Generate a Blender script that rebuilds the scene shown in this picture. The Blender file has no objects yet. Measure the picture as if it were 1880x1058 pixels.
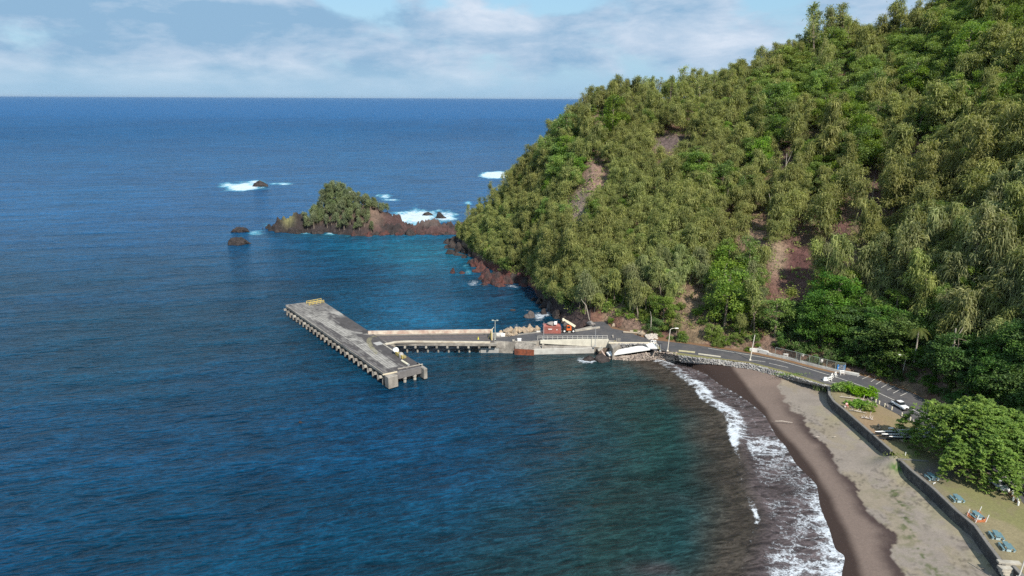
import bpy, math, random
import numpy as np
from mathutils import Vector, Matrix
random.seed(7)
HAZE = 9e-6
C = bpy.context.scene.collection
R = math.radians
# ------------------------------------------------------------------ camera, world, sun, exposure
H, F, PITCH, ROLL = 65.0, 1300.0, 15.01, 0.0047
cam_d = bpy.data.cameras.new('camera')
cam = bpy.data.objects.new('camera', cam_d); C.objects.link(cam)
cam_d.sensor_width = 36; cam_d.lens = F / 1880 * 36; cam_d.clip_start = 1; cam_d.clip_end = 120000
MC = Matrix.Rotation(R(90 - PITCH), 3, 'X') @ Matrix.Rotation(ROLL, 3, 'Z')
cam.matrix_world = Matrix.Translation((0, 0, H)) @ MC.to_4x4()
bpy.context.scene.camera = cam
SUN_AZ, SUN_EL = 154.0, 45.0          # azimuth clockwise from +Y (the way the camera looks)
wd = bpy.data.worlds.new('World'); bpy.context.scene.world = wd; wd.use_nodes = True
sun_d = bpy.data.lights.new('sun', 'SUN'); sun_d.energy = 4.0; sun_d.angle = R(0.5); sun_d.color = (1, .93, .83)
sun = bpy.data.objects.new('sun', sun_d); C.objects.link(sun)
sdir = Vector((math.sin(R(SUN_AZ)) * math.cos(R(SUN_EL)), math.cos(R(SUN_AZ)) * math.cos(R(SUN_EL)), math.sin(R(SUN_EL))))
sun.rotation_euler = sdir.to_track_quat('Z', 'Y').to_euler(); sun.location = sdir * 300
vs = bpy.context.scene.view_settings
vs.view_transform = 'Standard'; vs.look = 'None'; vs.exposure = 0.66; vs.gamma = 1
bpy.context.scene.cycles.max_bounces = 5
bpy.context.scene.cycles.transparent_max_bounces = 8
bpy.context.scene.cycles.use_denoising = False
bpy.context.scene.render.film_transparent = False

# ------------------------------------------------------------------ node helpers
class NT:
    def __init__(s, nt): s.nt = nt; s.n = nt.nodes; s.l = nt.links
    def new(s, t, **kw):
        n = s.n.new(t)
        for k, v in kw.items():
            if k.startswith('i_'): n.inputs[int(k[2:]) if k[2:].isdigit() else k[2:].replace('_', ' ')].default_value = v
            else: setattr(n, k, v)
        return n
    def link(s, a, b): s.l.new(a, b)
    def math(s, op, a, b=None, c=None, clamp=False):
        n = s.n.new('ShaderNodeMath'); n.operation = op; n.use_clamp = clamp
        for i, v in enumerate((a, b, c)):
            if v is None: continue
            if isinstance(v, (int, float)): n.inputs[i].default_value = v
            else: s.l.new(v, n.inputs[i])
        return n.outputs[0]
    def vmath(s, op, a, b=None):
        n = s.n.new('ShaderNodeVectorMath'); n.operation = op
        for i, v in enumerate((a, b)):
            if v is None: continue
            if isinstance(v, (tuple, list)): n.inputs[i].default_value = v
            else: s.l.new(v, n.inputs[i])
        return n.outputs['Value'] if op in ('LENGTH', 'DISTANCE', 'DOT_PRODUCT') else n.outputs[0]
    def mix(s, fac, a, b, mode='MIX'):
        n = s.n.new('ShaderNodeMix'); n.data_type = 'RGBA'; n.blend_type = mode
        for sock, v in ((n.inputs[0], fac), (n.inputs[6], a), (n.inputs[7], b)):
            if isinstance(v, (int, float)): sock.default_value = v
            elif isinstance(v, (tuple, list)): sock.default_value = tuple(v) if len(v) == 4 else tuple(v) + (1,)
            else: s.l.new(v, sock)
        return n.outputs[2]
    def noise(s, vec, scale, detail=4, rough=.55, dist=0., out='Fac'):
        n = s.n.new('ShaderNodeTexNoise'); n.inputs['Scale'].default_value = scale; n.inputs['Detail'].default_value = detail
        n.inputs['Roughness'].default_value = rough; n.inputs['Distortion'].default_value = dist
        if vec is not None: s.l.new(vec, n.inputs['Vector'])
        return n.outputs[out]
    def mapping(s, vec, scale=(1, 1, 1), rot=(0, 0, 0), loc=(0, 0, 0)):
        n = s.n.new('ShaderNodeMapping'); n.inputs['Scale'].default_value = scale; n.inputs['Rotation'].default_value = rot
        n.inputs['Location'].default_value = loc; s.l.new(vec, n.inputs['Vector']); return n.outputs[0]
    def rng(s, v, a, b, c=0., d=1., smooth=False):
        n = s.n.new('ShaderNodeMapRange'); n.clamp = True
        if smooth: n.interpolation_type = 'SMOOTHSTEP'
        s.l.new(v, n.inputs[0])
        for i, x in enumerate((a, b, c, d)): n.inputs[i + 1].default_value = x
        return n.outputs[0]

# sky: Nishita + soft clouds placed by direction
w = NT(wd.node_tree); w.n.clear()
sky = w.new('ShaderNodeTexSky', sky_type='NISHITA', sun_disc=False)
sky.sun_elevation = R(SUN_EL); sky.sun_rotation = R(SUN_AZ); sky.altitude = 60; sky.air_density = 1.0; sky.dust_density = 0.6; sky.ozone_density = 2.0
tc = w.new('ShaderNodeTexCoord').outputs['Generated']
sx = w.new('ShaderNodeSeparateXYZ'); w.link(tc, sx.inputs[0])
az = w.math('ARCTAN2', sx.outputs[0], sx.outputs[1]); el = w.math('ARCSINE', sx.outputs[2])
cv = w.new('ShaderNodeCombineXYZ'); w.link(az, cv.inputs[0]); w.link(w.math('MULTIPLY', el, 1.9), cv.inputs[1])
n1 = w.noise(cv.outputs[0], 5.0, 7, .55, .35)
n2 = w.noise(w.mapping(cv.outputs[0], loc=(3.1, 1.7, 0)), 7.5, 9, .58, .35)
n3 = w.noise(w.mapping(cv.outputs[0], scale=(.85, 1.35, 1), loc=(7.3, 4.2, 0)), 10.0, 9, .60, .2)
def blob(x, y, rx, ry):   # direction blob, in photo pixel units for placing: azimuth and elevation
    a0 = math.atan((x - 940) / F * .97); e0 = math.atan((180 - y) / F) * .95
    dx = w.math('DIVIDE', w.math('SUBTRACT', az, a0), rx / F); dy = w.math('DIVIDE', w.math('SUBTRACT', el, e0), ry / F)
    d = w.math('ADD', w.math('MULTIPLY', dx, dx), w.math('MULTIPLY', dy, dy))
    return w.math('POWER', 2.718, w.math('MULTIPLY', d, -1))
def addall(L):
    r = L[0]
    for x in L[1:]: r = w.math('ADD', r, x)
    return r
gaps = addall([blob(660, 20, 75, 45), blob(1010, 8, 120, 28), blob(1390, 12, 60, 30), w.math('MULTIPLY', blob(800, 15, 30, 20), .5)])
dark = addall([blob(370, 60, 190, 32), blob(120, 30, 170, 35), blob(560, 45, 110, 25), w.math('MULTIPLY', blob(1200, 5, 170, 24), 1.0), blob(900, 78, 100, 16), w.math('MULTIPLY', blob(830, 40, 80, 14), .6)])
lite = addall([blob(430, 8, 120, 18), blob(880, 35, 110, 25), blob(960, 65, 60, 18), w.math('MULTIPLY', blob(1300, 55, 170, 45), .8), w.math('MULTIPLY', blob(270, 92, 60, 14), .5)])
cover = w.math('ADD', w.rng(n1, .32, .56), w.math('ADD', w.math('MULTIPLY', gaps, -1.15), w.math('MULTIPLY', w.math('ADD', dark, lite), .5)))
cover = w.math('ADD', cover, w.math('MULTIPLY', w.math('SUBTRACT', n2, .5), 1.6))
cover = w.rng(cover, .15, .80, 0, 1, True)
lowband = w.rng(el, .0, .055, 0, 1, True)               # clouds thin out into even air above the horizon
cover = w.math('MULTIPLY', cover, w.math('ADD', w.math('MULTIPLY', lowband, .8), .2))
shade = w.math('ADD', w.math('ADD', w.math('MULTIPLY', n3, 2.6), -.95), w.math('SUBTRACT', w.math('MULTIPLY', lite, .5), w.math('MULTIPLY', dark, .42)))
shade = w.math('MAXIMUM', w.math('MINIMUM', shade, 1.), 0.)
ccol = w.mix(shade, (2.5, 4.2, 6.1), (6.6, 7.3, 8.4))
skycol = w.mix(1.0, sky.outputs[0], (1.04, 1.02, 1.0, 1), 'MULTIPLY')
air = w.mix(w.rng(el, .0, .10, .9, .55, True), skycol, w.mix(w.rng(el, 0, .12), (3.2, 5.3, 7.3), (3.5, 6.6, 9.0)))
col = w.mix(w.math('MULTIPLY', cover, .92), air, ccol)
bg = w.new('ShaderNodeBackground'); bg.inputs[1].default_value = 0.069; w.link(col, bg.inputs[0])
wo = w.new('ShaderNodeOutputWorld'); w.link(bg.outputs[0], wo.inputs[0])

# ------------------------------------------------------------------ photo pixel <-> place
MN = np.array(MC)
def ray(px, py):
    d = MN @ np.array([(px - 940) / F, -(py - 529) / F, -1.0]); return d
def W(px, py, z=0.):
    d = ray(px, py); t = (z - H) / d[2]; return np.array([d[0] * t, d[1] * t, z])
def WD(px, py, D):
    d = ray(px, py); return np.array([d[0] * D, d[1] * D, H + d[2] * D])
def P(p):
    q = (np.asarray(p, float) - np.array([0, 0, H])) @ MN
    return 940 + F * q[..., 0] / -q[..., 2], 529 - F * q[..., 1] / -q[..., 2]
def WL(pts, z=0.): return np.array([W(x, y, z)[:2] for x, y in pts])

# ------------------------------------------------------------------ numpy noise
def _h(ix, iy, s):
    n = (ix.astype(np.int64) * 374761393 + iy.astype(np.int64) * 668265263 + s * 982451653) & 0xffffffff
    n = ((n ^ (n >> 13)) * 1274126177) & 0xffffffff
    return ((n ^ (n >> 16)) & 0xffff) / 65535.0
def vn(x, y, s=0):
    ix = np.floor(x); iy = np.floor(y); fx = x - ix; fy = y - iy
    fx = fx * fx * (3 - 2 * fx); fy = fy * fy * (3 - 2 * fy)
    a = _h(ix, iy, s); b = _h(ix + 1, iy, s); c = _h(ix, iy + 1, s); d = _h(ix + 1, iy + 1, s)
    return (a * (1 - fx) + b * fx) * (1 - fy) + (c * (1 - fx) + d * fx) * fy
def fbm(x, y, s=0, o=4, g=.5):
    r = 0; a = 1; t = 0
    for k in range(o):
        r = r + a * vn(x, y, s + k * 17); t += a; a *= g; x = x * 2.03 + 11.3; y = y * 2.03 + 5.7
    return r / t
def ss(a, b, x):
    t = np.clip((x - a) / (b - a), 0, 1); return t * t * (3 - 2 * t)
def seg_dist(x, y, L):
    """distance to a polyline and side (+1 = left of its direction)"""
    best = np.full(x.shape, 1e9); side = np.zeros(x.shape)
    for (ax, ay), (bx, by) in zip(L[:-1], L[1:]):
        dx, dy = bx - ax, by - ay; l2 = dx * dx + dy * dy + 1e-9
        t = np.clip(((x - ax) * dx + (y - ay) * dy) / l2, 0, 1)
        d = np.hypot(x - ax - t * dx, y - ay - t * dy)
        c = dx * (y - ay) - dy * (x - ax)
        m = d < best - 1e-9; best = np.where(m, d, best); side = np.where(m, np.sign(c), side)
    return best, side
def inpoly(x, y, L):
    r = np.zeros(x.shape, bool); n = len(L); j = n - 1
    for i in range(n):
        xi, yi = L[i]; xj, yj = L[j]
        c = ((yi > y) != (yj > y)) & (x < (xj - xi) * (y - yi) / (yj - yi + 1e-12) + xi)
        r ^= c; j = i
    return r
def smooth(L, k=6):
    """Catmull-Rom through a polyline"""
    L = np.asarray(L, float); P0 = np.vstack([2 * L[0] - L[1], L, 2 * L[-1] - L[-2]]); out = []
    for i in range(1, len(P0) - 2):
        for t in np.linspace(0, 1, k, endpoint=False):
            a, b, c, d = P0[i - 1:i + 3]
            out.append(.5 * ((2 * b) + (-a + c) * t + (2 * a - 5 * b + 4 * c - d) * t * t + (-a + 3 * b - 3 * c + d) * t ** 3))
    out.append(L[-1]); return np.array(out)

# ------------------------------------------------------------------ objects
def tag(o, label=None, cat=None, group=None, kind=None):
    for k, v in (('label', label), ('category', cat), ('group', group), ('kind', kind)):
        if v: o[k] = v
    return o
def empty(name, loc, label=None, cat=None, group=None, rz=0):
    o = bpy.data.objects.new(name, None); C.objects.link(o); o.location = tuple(float(v) for v in loc); o.rotation_euler = (0, 0, rz)
    o.empty_display_size = .3
    return tag(o, label, cat, group)
def mesh_np(name, V, Q, mat, parent=None, smooth_=False, mi=None, col=None, cname='col', loc=None):
    """V (n,3); Q (m,4) or (m,3) index array or list of faces"""
    V = np.asarray(V, np.float32)
    me = bpy.data.meshes.new(name)
    if isinstance(Q, np.ndarray):
        m, k = Q.shape
        me.vertices.add(len(V)); me.vertices.foreach_set('co', V.ravel())
        me.loops.add(m * k); me.loops.foreach_set('vertex_index', Q.astype(np.int32).ravel())
        me.polygons.add(m); me.polygons.foreach_set('loop_start', np.arange(0, m * k, k, dtype=np.int32))
        me.update(calc_edges=True)
    else:
        me.from_pydata([tuple(v) for v in V.tolist()], [], Q)
    for mm in (mat if isinstance(mat, (list, tuple)) else [mat]): me.materials.append(mm)
    if mi is not None: me.polygons.foreach_set('material_index', np.asarray(mi, np.int32))
    if smooth_: me.polygons.foreach_set('use_smooth', np.ones(len(me.polygons), bool))
    if col is not None:
        a = me.attributes.new(cname, 'FLOAT_COLOR', 'POINT')
        c = np.ones((len(V), 4), np.float32); c[:, :col.shape[1]] = col; a.data.foreach_set('color', c.ravel())
    me.update()
    o = bpy.data.objects.new(name, me); C.objects.link(o)
    if parent is not None: o.parent = parent
    if loc is not None: o.location = loc
    return o
def attr(o, name, v):
    a = o.data.attributes.new(name, 'FLOAT', 'POINT'); a.data.foreach_set('value', np.asarray(v, np.float32).ravel())
def gridq(nx, ny):
    i = np.arange(nx - 1)[None, :] + np.arange(ny - 1)[:, None] * nx
    i = i.ravel(); return np.stack([i, i + 1, i + 1 + nx, i + nx], 1)

class MB:
    """collects boxes, tubes, prisms and links them as ONE mesh"""
    def __init__(s): s.v = []; s.f = []; s.m = []
    def add(s, V, Fc, m=0):
        b = len(s.v); s.v += [tuple(float(c) for c in v) for v in V]; s.f += [tuple(b + i for i in f) for f in Fc]; s.m += [m] * len(Fc); return s
    def box(s, c, d, rz=0., m=0, rx=0., ry=0., taper=1.):
        M = Matrix.Rotation(rz, 3, 'Z') @ Matrix.Rotation(ry, 3, 'Y') @ Matrix.Rotation(rx, 3, 'X')
        V = []
        for z in (-.5, .5):
            k = taper if z > 0 else 1
            for x, y in ((-.5, -.5), (.5, -.5), (.5, .5), (-.5, .5)):
                V.append(M @ Vector((x * d[0] * k, y * d[1] * k, z * d[2])) + Vector(c))
        return s.add(V, [(0, 3, 2, 1), (4, 5, 6, 7), (0, 1, 5, 4), (1, 2, 6, 5), (2, 3, 7, 6), (3, 0, 4, 7)], m)
    def tube(s, pts, r, n=6, m=0, cap=True):
        pts = [Vector(tuple(float(c) for c in p)) for p in pts]
        if isinstance(r, (int, float)): r = [r] * len(pts)
        V = []
        for i, p in enumerate(pts):
            d = (pts[min(i + 1, len(pts) - 1)] - pts[max(i - 1, 0)]).normalized()
            u = d.cross(Vector((0, 0, 1))) if abs(d.z) < .95 else d.cross(Vector((1, 0, 0)))
            u.normalize(); vv = d.cross(u)
            for k in range(n):
                a = 2 * math.pi * k / n; V.append(p + (u * math.cos(a) + vv * math.sin(a)) * r[i])
        Fc = [(i * n + k, i * n + (k + 1) % n, (i + 1) * n + (k + 1) % n, (i + 1) * n + k) for i in range(len(pts) - 1) for k in range(n)]
        if cap: Fc += [tuple(range(n))[::-1], tuple((len(pts) - 1) * n + k for k in range(n))]
        return s.add(V, Fc, m)
    def prism(s, L, z0, z1, m=0, mt=None):
        L = [tuple(map(float, p[:2])) for p in L]; n = len(L)
        a = sum(L[i][0] * L[(i + 1) % n][1] - L[(i + 1) % n][0] * L[i][1] for i in range(n))
        if a < 0: L = L[::-1]
        zz0 = z0 if hasattr(z0, '__len__') else [z0] * n; zz1 = z1 if hasattr(z1, '__len__') else [z1] * n
        if a < 0: zz0 = list(zz0)[::-1]; zz1 = list(zz1)[::-1]
        V = [(x, y, zz0[i]) for i, (x, y) in enumerate(L)] + [(x, y, zz1[i]) for i, (x, y) in enumerate(L)]
        s.add(V, [tuple(range(n))[::-1]] + [(i, (i + 1) % n, (i + 1) % n + n, i + n) for i in range(n)], m)
        b = len(s.v) - 2 * n; s.f.append(tuple(b + n + i for i in range(n))); s.m.append(m if mt is None else mt); return s
    def ribbon(s, L, wd_, z0, z1, m=0, off=0.):
        """wall along a polyline; wd_ thick, z0/z1 numbers or per-point lists"""
        L = np.asarray(L, float)[:, :2]; n = len(L); N = []
        for i in range(n):
            d = L[min(i + 1, n - 1)] - L[max(i - 1, 0)]; d = d / (np.hypot(*d) + 1e-9); N.append((-d[1], d[0]))
        N = np.array(N); A = L + N * (off + wd_ / 2); B = L + N * (off - wd_ / 2)
        z0 = z0 if hasattr(z0, '__len__') else [z0] * n; z1 = z1 if hasattr(z1, '__len__') else [z1] * n
        V = []
        for i in range(n): V += [(*A[i], z0[i]), (*B[i], z0[i]), (*B[i], z1[i]), (*A[i], z1[i])]
        Fc = []
        for i in range(n - 1):
            a, b = i * 4, i * 4 + 4
            Fc += [(a + k, a + (k + 1) % 4, b + (k + 1) % 4, b + k) for k in range(4)]
        Fc = [f[::-1] for f in Fc] + [(0, 1, 2, 3), (n * 4 - 1, n * 4 - 2, n * 4 - 3, n * 4 - 4)]
        return s.add(V, Fc, m)
    def lathe(s, c, prof, n=12, m=0):
        V = [(c[0] + r * math.cos(2 * math.pi * k / n), c[1] + r * math.sin(2 * math.pi * k / n), c[2] + z) for r, z in prof for k in range(n)]
        Fc = [(i * n + k, i * n + (k + 1) % n, (i + 1) * n + (k + 1) % n, (i + 1) * n + k) for i in range(len(prof) - 1) for k in range(n)]
        Fc += [tuple(range(n))[::-1], tuple((len(prof) - 1) * n + k for k in range(n))]
        return s.add(V, Fc, m)
    def build(s, name, mat, parent=None, world=False, bevel=0., sm=False, col=None):
        """world=True: the vertices are in world space and the parent is an unrotated Empty"""
        V = np.array(s.v, float)
        if parent is not None and world: V = V - np.array(parent.location)
        base = None
        if parent is None and world:      # put the origin at the thing's base
            base = np.array([(V[:, 0].min() + V[:, 0].max()) / 2, (V[:, 1].min() + V[:, 1].max()) / 2, V[:, 2].min()]); V = V - base
        o = mesh_np(name, V, s.f, mat, parent, sm, s.m if isinstance(mat, (list, tuple)) else None)
        if base is not None: o.location = base
        if bevel:
            b = o.modifiers.new('bevel', 'BEVEL'); b.width = bevel; b.segments = 1; b.limit_method = 'ANGLE'
        return o

# ------------------------------------------------------------------ materials
MATS = {}
def mat(name, col, rough=.85, var=.15, scale=1.5, bump=0., bscale=8., metal=0., spec=.3, vcol=None, rand=0., col2=None):
    if name in MATS: return MATS[name]
    m = bpy.data.materials.new(name); m.use_nodes = True; t = NT(m.node_tree); b = t.n['Principled BSDF']
    b.inputs['Roughness'].default_value = rough; b.inputs['Metallic'].default_value = metal; b.inputs['Specular IOR Level'].default_value = spec
    geo = t.new('ShaderNodeNewGeometry').outputs['Position']
    if vcol: base = t.new('ShaderNodeAttribute', attribute_name=vcol).outputs['Color']
    else: base = None
    n = t.noise(geo, scale, 6, .6)
    src = base if base is not None else tuple(col) + (1,)
    if col2 is not None: src = t.mix(t.rng(t.noise(geo, scale * .35, 5, .6), .42, .6), src, tuple(col2) + (1,))
    f = t.rng(n, .25, .75, 1 - var, 1 + var)
    hs = t.new('ShaderNodeHueSaturation')
    if isinstance(src, tuple): hs.inputs['Color'].default_value = src
    else: t.link(src, hs.inputs['Color'])
    if rand:
        oi = t.new('ShaderNodeObjectInfo').outputs['Random']
        f = t.math('MULTIPLY', f, t.rng(oi, 0, 1, 1 - rand, 1 + rand))
    t.link(f, hs.inputs['Value']); t.link(hs.outputs[0], b.inputs['Base Color'])
    if bump:
        bn = t.new('ShaderNodeBump'); bn.inputs['Distance'].default_value = bump; bn.inputs['Strength'].default_value = 1
        t.link(t.noise(geo, bscale, 6, .65), bn.inputs['Height']); t.link(bn.outputs[0], b.inputs['Normal'])
    MATS[name] = m; return m
def leaf_mat(name, c1, c2, trans=.3, rand=.22, dead=None, spec=.25):
    m = bpy.data.materials.new(name); m.use_nodes = True; t = NT(m.node_tree); b = t.n['Principled BSDF']
    b.inputs['Roughness'].default_value = .6; b.inputs['Specular IOR Level'].default_value = spec
    a = t.new('ShaderNodeAttribute', attribute_name='tint').outputs['Fac']
    oi = t.new('ShaderNodeObjectInfo').outputs['Random']
    geo = t.new('ShaderNodeNewGeometry').outputs['Position']
    c = t.mix(a, tuple(c1) + (1,), tuple(c2) + (1,))
    # patch-wide drift of the hue over the hillside, and one value per tree
    big = t.noise(geo, .035, 3, .5)
    hs = t.new('ShaderNodeHueSaturation'); t.link(c, hs.inputs['Color'])
    t.link(t.math('ADD', t.rng(big, .3, .7, .487, .513), t.math('MULTIPLY', t.math('SUBTRACT', oi, .5), .022)), hs.inputs['Hue'])
    oi2 = t.math('FRACT', t.math('MULTIPLY', oi, 7.31))
    t.link(t.math('MULTIPLY', t.rng(oi2, 0, 1, 1 - rand, 1 + rand), t.rng(big, .3, .7, .9, 1.12)), hs.inputs['Value'])
    t.link(t.rng(t.math('FRACT', t.math('MULTIPLY', oi, 13.7)), 0, 1, .8, 1.08), hs.inputs['Saturation'])
    c = hs.outputs[0]
    t.link(c, b.inputs['Base Color'])
    tr = t.new('ShaderNodeBsdfTranslucent'); t.link(t.mix(1., c, (1.5, 1.6, .7, 1), 'MULTIPLY'), tr.inputs[0])
    mx = t.new('ShaderNodeMixShader'); mx.inputs[0].default_value = trans
    t.link(b.outputs[0], mx.inputs[1]); t.link(tr.outputs[0], mx.inputs[2]); t.link(mx.outputs[0], t.n['Material Output'].inputs[0])
    MATS[name] = m; return m
# ================================================================== THE SETTING
ZL = 3.2       # level of the road and lawn
waterline = smooth(WL([(1236, 664), (1262, 668), (1274, 677), (1297, 687), (1321, 705), (1353, 723), (1384, 745), (1406, 766), (1424, 798), (1444, 822), (1463, 853), (1495, 885), (1501, 897),
                (1507, 932), (1523, 972), (1534, 1007), (1551, 1023), (1546, 1058), (1552, 1120), (1560, 1250)]), 5)
breaker = smooth(WL([(1190, 660), (1215, 670), (1242, 689), (1274, 713), (1290, 735), (1321, 754), (1337, 774), (1341, 798), (1349, 822), (1361, 861), (1363, 893), (1376, 924), (1388, 956), (1380, 990), (1362, 1058), (1350, 1150), (1340, 1250)]), 5)
damp = WL([(1300, 668), (1333, 675), (1368, 707), (1404, 747), (1416, 770), (1455, 810), (1495, 861), (1519, 901), (1538, 940), (1562, 988), (1578, 1035), (1600, 1120), (1620, 1250)], .6)
dryl = WL([(1452, 672), (1440, 695), (1424, 712), (1438, 728), (1450, 742), (1459, 755), (1478, 775), (1495, 798), (1519, 814), (1538, 853), (1562, 885), (1582, 916), (1600, 944), (1622, 964), (1640, 986), (1643, 1022), (1674, 1062), (1700, 1120), (1740, 1250)], .9)
wall1 = WL([(1521.5, 708), (1523, 725), (1531, 737), (1550, 752), (1576, 774.5), (1608, 802), (1637, 828)], ZL)
wall2 = WL([(1655, 846), (1674, 864), (1712, 895), (1757, 938), (1791, 966), (1813.5, 998), (1843, 1037)], ZL)
wall2b = WL([(1861, 1039), (1880, 1060), (1910, 1100), (1960, 1180)], ZL)
# line where the sand stops: foot of the stone revetment, then the sea walls
revet_top = WL([(1150, 645), (1209, 643), (1245, 652), (1290, 658), (1323, 661), (1376, 668), (1411, 677), (1449, 688), (1487, 700), (1510, 706), (1521, 708)], ZL)
backline = np.vstack([[W(x, y, z)[:2] for x, y, z in [(1236, 663, .8), (1290, 665, 2.0), (1320, 668, 2.2), (1370, 674, 2.3), (1411, 683, 2.3), (1449, 693, 2.2), (1487, 703, 2.0), (1510, 710, 1.6)]], wall1, WL([(1648, 838)], ZL), wall2, wall2b])
hill_foot_px = [(835, 442, 0.), (862, 470, 0.), (895, 492, 0.), (935, 512, 0.), (975, 524, 0.), (992, 556, 0.), (1040, 590, 1.), (1078, 592, ZL), (1110, 590, ZL), (1135, 604, ZL), (1200, 617, ZL), (1300, 634, ZL), (1400, 648, ZL),
                (1500, 668, ZL), (1590, 686, ZL), (1650, 708, ZL), (1718, 739, ZL), (1790, 780, ZL), (1880, 836, ZL), (1980, 900, ZL), (2120, 1000, ZL), (2300, 1150, ZL)]

# ---- sea
def lines(a, b, st, far):
    core = list(np.arange(a, b + .01, st)); lo = []; hi = []; s = st; x = a
    while x > -far: s *= 1.16; x -= s; lo.append(x)
    s = st; x = b
    while x < far: s *= 1.16; x += s; hi.append(x)
    return np.array(lo[::-1] + core + hi)
gx = lines(-95, 85, .62, 70000); gy = lines(84, 250, .62, 90000)
gy = gy[gy > -9000]
far_y = np.concatenate([np.arange(250, 480, 1.3), np.arange(480, 980, 3.)]); gy = np.sort(np.concatenate([gy[(gy <= 250) | (gy > 982)], far_y])); gx = np.sort(np.concatenate([gx[((gx >= -95) & (gx <= 85)) | (gx < -262) | (gx > 152)], np.arange(-260, -95.6, 1.6), np.arange(86, 152, 2.)]))
X, Y = np.meshgrid(gx, gy); X = X.ravel(); Y = Y.ravel()
ok = (np.abs(X) < 400) & (Y < 1000) & (Y > 0)
dw = np.full(X.shape, -500.); fo = np.zeros(X.shape)
px, py = P(np.stack([X, Y, 0 * X], 1)); px = np.where(Y > 5, px, 0); py = np.where(Y > 5, py, 0)
near = (X > -150) & (X < 140) & (Y > -60) & (Y < 262)
d, s_ = seg_dist(X[near], Y[near], waterline)
# waterline runs from far (top) to near: landward is on its left
landward = np.zeros(X.shape); landward[near] = d * s_
db, sb = seg_dist(X[near], Y[near], breaker); br = np.full(X.shape, -500.); br[near] = db * sb
def pblob(cx, cy, rx, ry, rot=0.):
    a = (px - cx); b = (py - cy); c, s = math.cos(rot), math.sin(rot)
    return np.exp(-(((a * c + b * s) / rx) ** 2 + ((-a * s + b * c) / ry) ** 2))
def seaw(): return ok
# foam density
yend = breaker[0][1]; hb_ = ss(yend + 6, yend - 1, Y); sw = (br > -1.5) & (landward < 1.5) & (hb_ > .3)
across = np.clip(br / (br - landward + 1e-6), 0, 1)   # 0 at breaker, 1 at waterline
n_a = fbm(X * .12, Y * .12, 5, 4); n_b = fbm(X * .5, Y * .5, 9, 4)
up = ss(835, 790, py)     # upper part of the bay: a solid band by the breaker line
band = np.exp(-((br - 2.0) / 2.3) ** 2) * up
band += .9 * np.exp(-((br - .3) / .9) ** 2) * pblob(1345, 812, 22, 20)
band += .95 * np.exp(-((br - .3) / .6) ** 2) * pblob(1384, 945, 16, 22)
band += .45 * np.exp(-((br) / .5) ** 2)
lace = .52 * ss(.04, .32, across) * ss(775, 815, py) * (px > 1300)
lace *= .88 + .3 * ss(.42, .6, n_a)
lace *= 1 - .5 * pblob(1420, 905, 50, 14) * (across < .75) - .35 * pblob(1425, 985, 40, 26)
lace += .3 * ss(.75, 1., across) * ss(880, 930, py) + .05 * pblob(1400, 830, 40, 26)
lace2 = .38 * ss(.3, .6, across) * ss(790, 740, py)
edge = .62 * np.exp(-((landward + .15) / .32) ** 2)
edge2 = .5 * np.exp(-((br - 5.5) / .5) ** 2) * (py < 780) * ss(.45, .55, n_b)
band = band * (.78 - .22 * (py < 700)) * (.88 + .25 * ss(.35, .6, n_b))
fo = np.where(sw, np.maximum.reduce([band, lace, lace2, edge, edge2]), 0)
fo = np.where(near & (landward < 1.5), np.maximum(fo, band * (br > -3.) * hb_), fo)
fnz = .5 + 1.5 * (fbm(X * .16, Y * .09, 77, 5, .65) - .5)
for (cx, cy, rx, ry, k) in [(445, 343, 42, 8, 1.15), (520, 338, 26, 3, .8), (470, 335, 18, 5, .9), (470, 428, 22, 7, .75), (442, 432, 14, 5, .4), (515, 419, 24, 5, .6), (488, 412, 10, 5, .6), (553, 427, 30, 3, .55),
                            (605, 430, 13, 4, .75), (640, 434, 12, 3, .5), (765, 400, 46, 15, 1.2), (815, 398, 30, 9, 1.0), (735, 405, 14, 14, .8), (706, 361, 16, 5, .95), (718, 367, 22, 2.6, .9), (911, 321.5, 26, 5, 1.8), (935, 321, 14, 3, 1.0),
                            (858, 496, 12, 14, .72), (868, 520, 14, 9, .72), (890, 524, 30, 4, .6), (935, 526, 40, 4, .6), (975, 524, 14, 4, .62), (845, 478, 12, 6, .45), (828, 470, 14, 4, .45), (843, 470, 24, 4, .4),
                            (965, 570, 10, 3, .6), (990, 582, 16, 12, .75), (1000, 568, 12, 5, .62), (975, 598, 38, 8, .66), (1003, 577, 12, 6, .7), (945, 568, 14, 4, .45), (938, 600, 26, 5, .42), (900, 610, 10, 3, .6),
                            (1080, 661, 26, 8, 1.1), (1098, 650, 18, 5, .7), (1068, 662, 16, 4, .6), (832, 498, 10, 5, .4), (1212, 664, 16, 5, 1.0), (860, 384, 30, 8, .35), (885, 350, 14, 18, .35), (860, 372, 12, 5, .8)]:
    fo = np.maximum(fo, (k * 1.42 * pblob(cx, cy, rx * 1.2, ry * 1.25) - .85 * np.clip(1 - fnz, 0, 1)) * ok)
fo = np.clip(fo, 0, 1.05)
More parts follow.
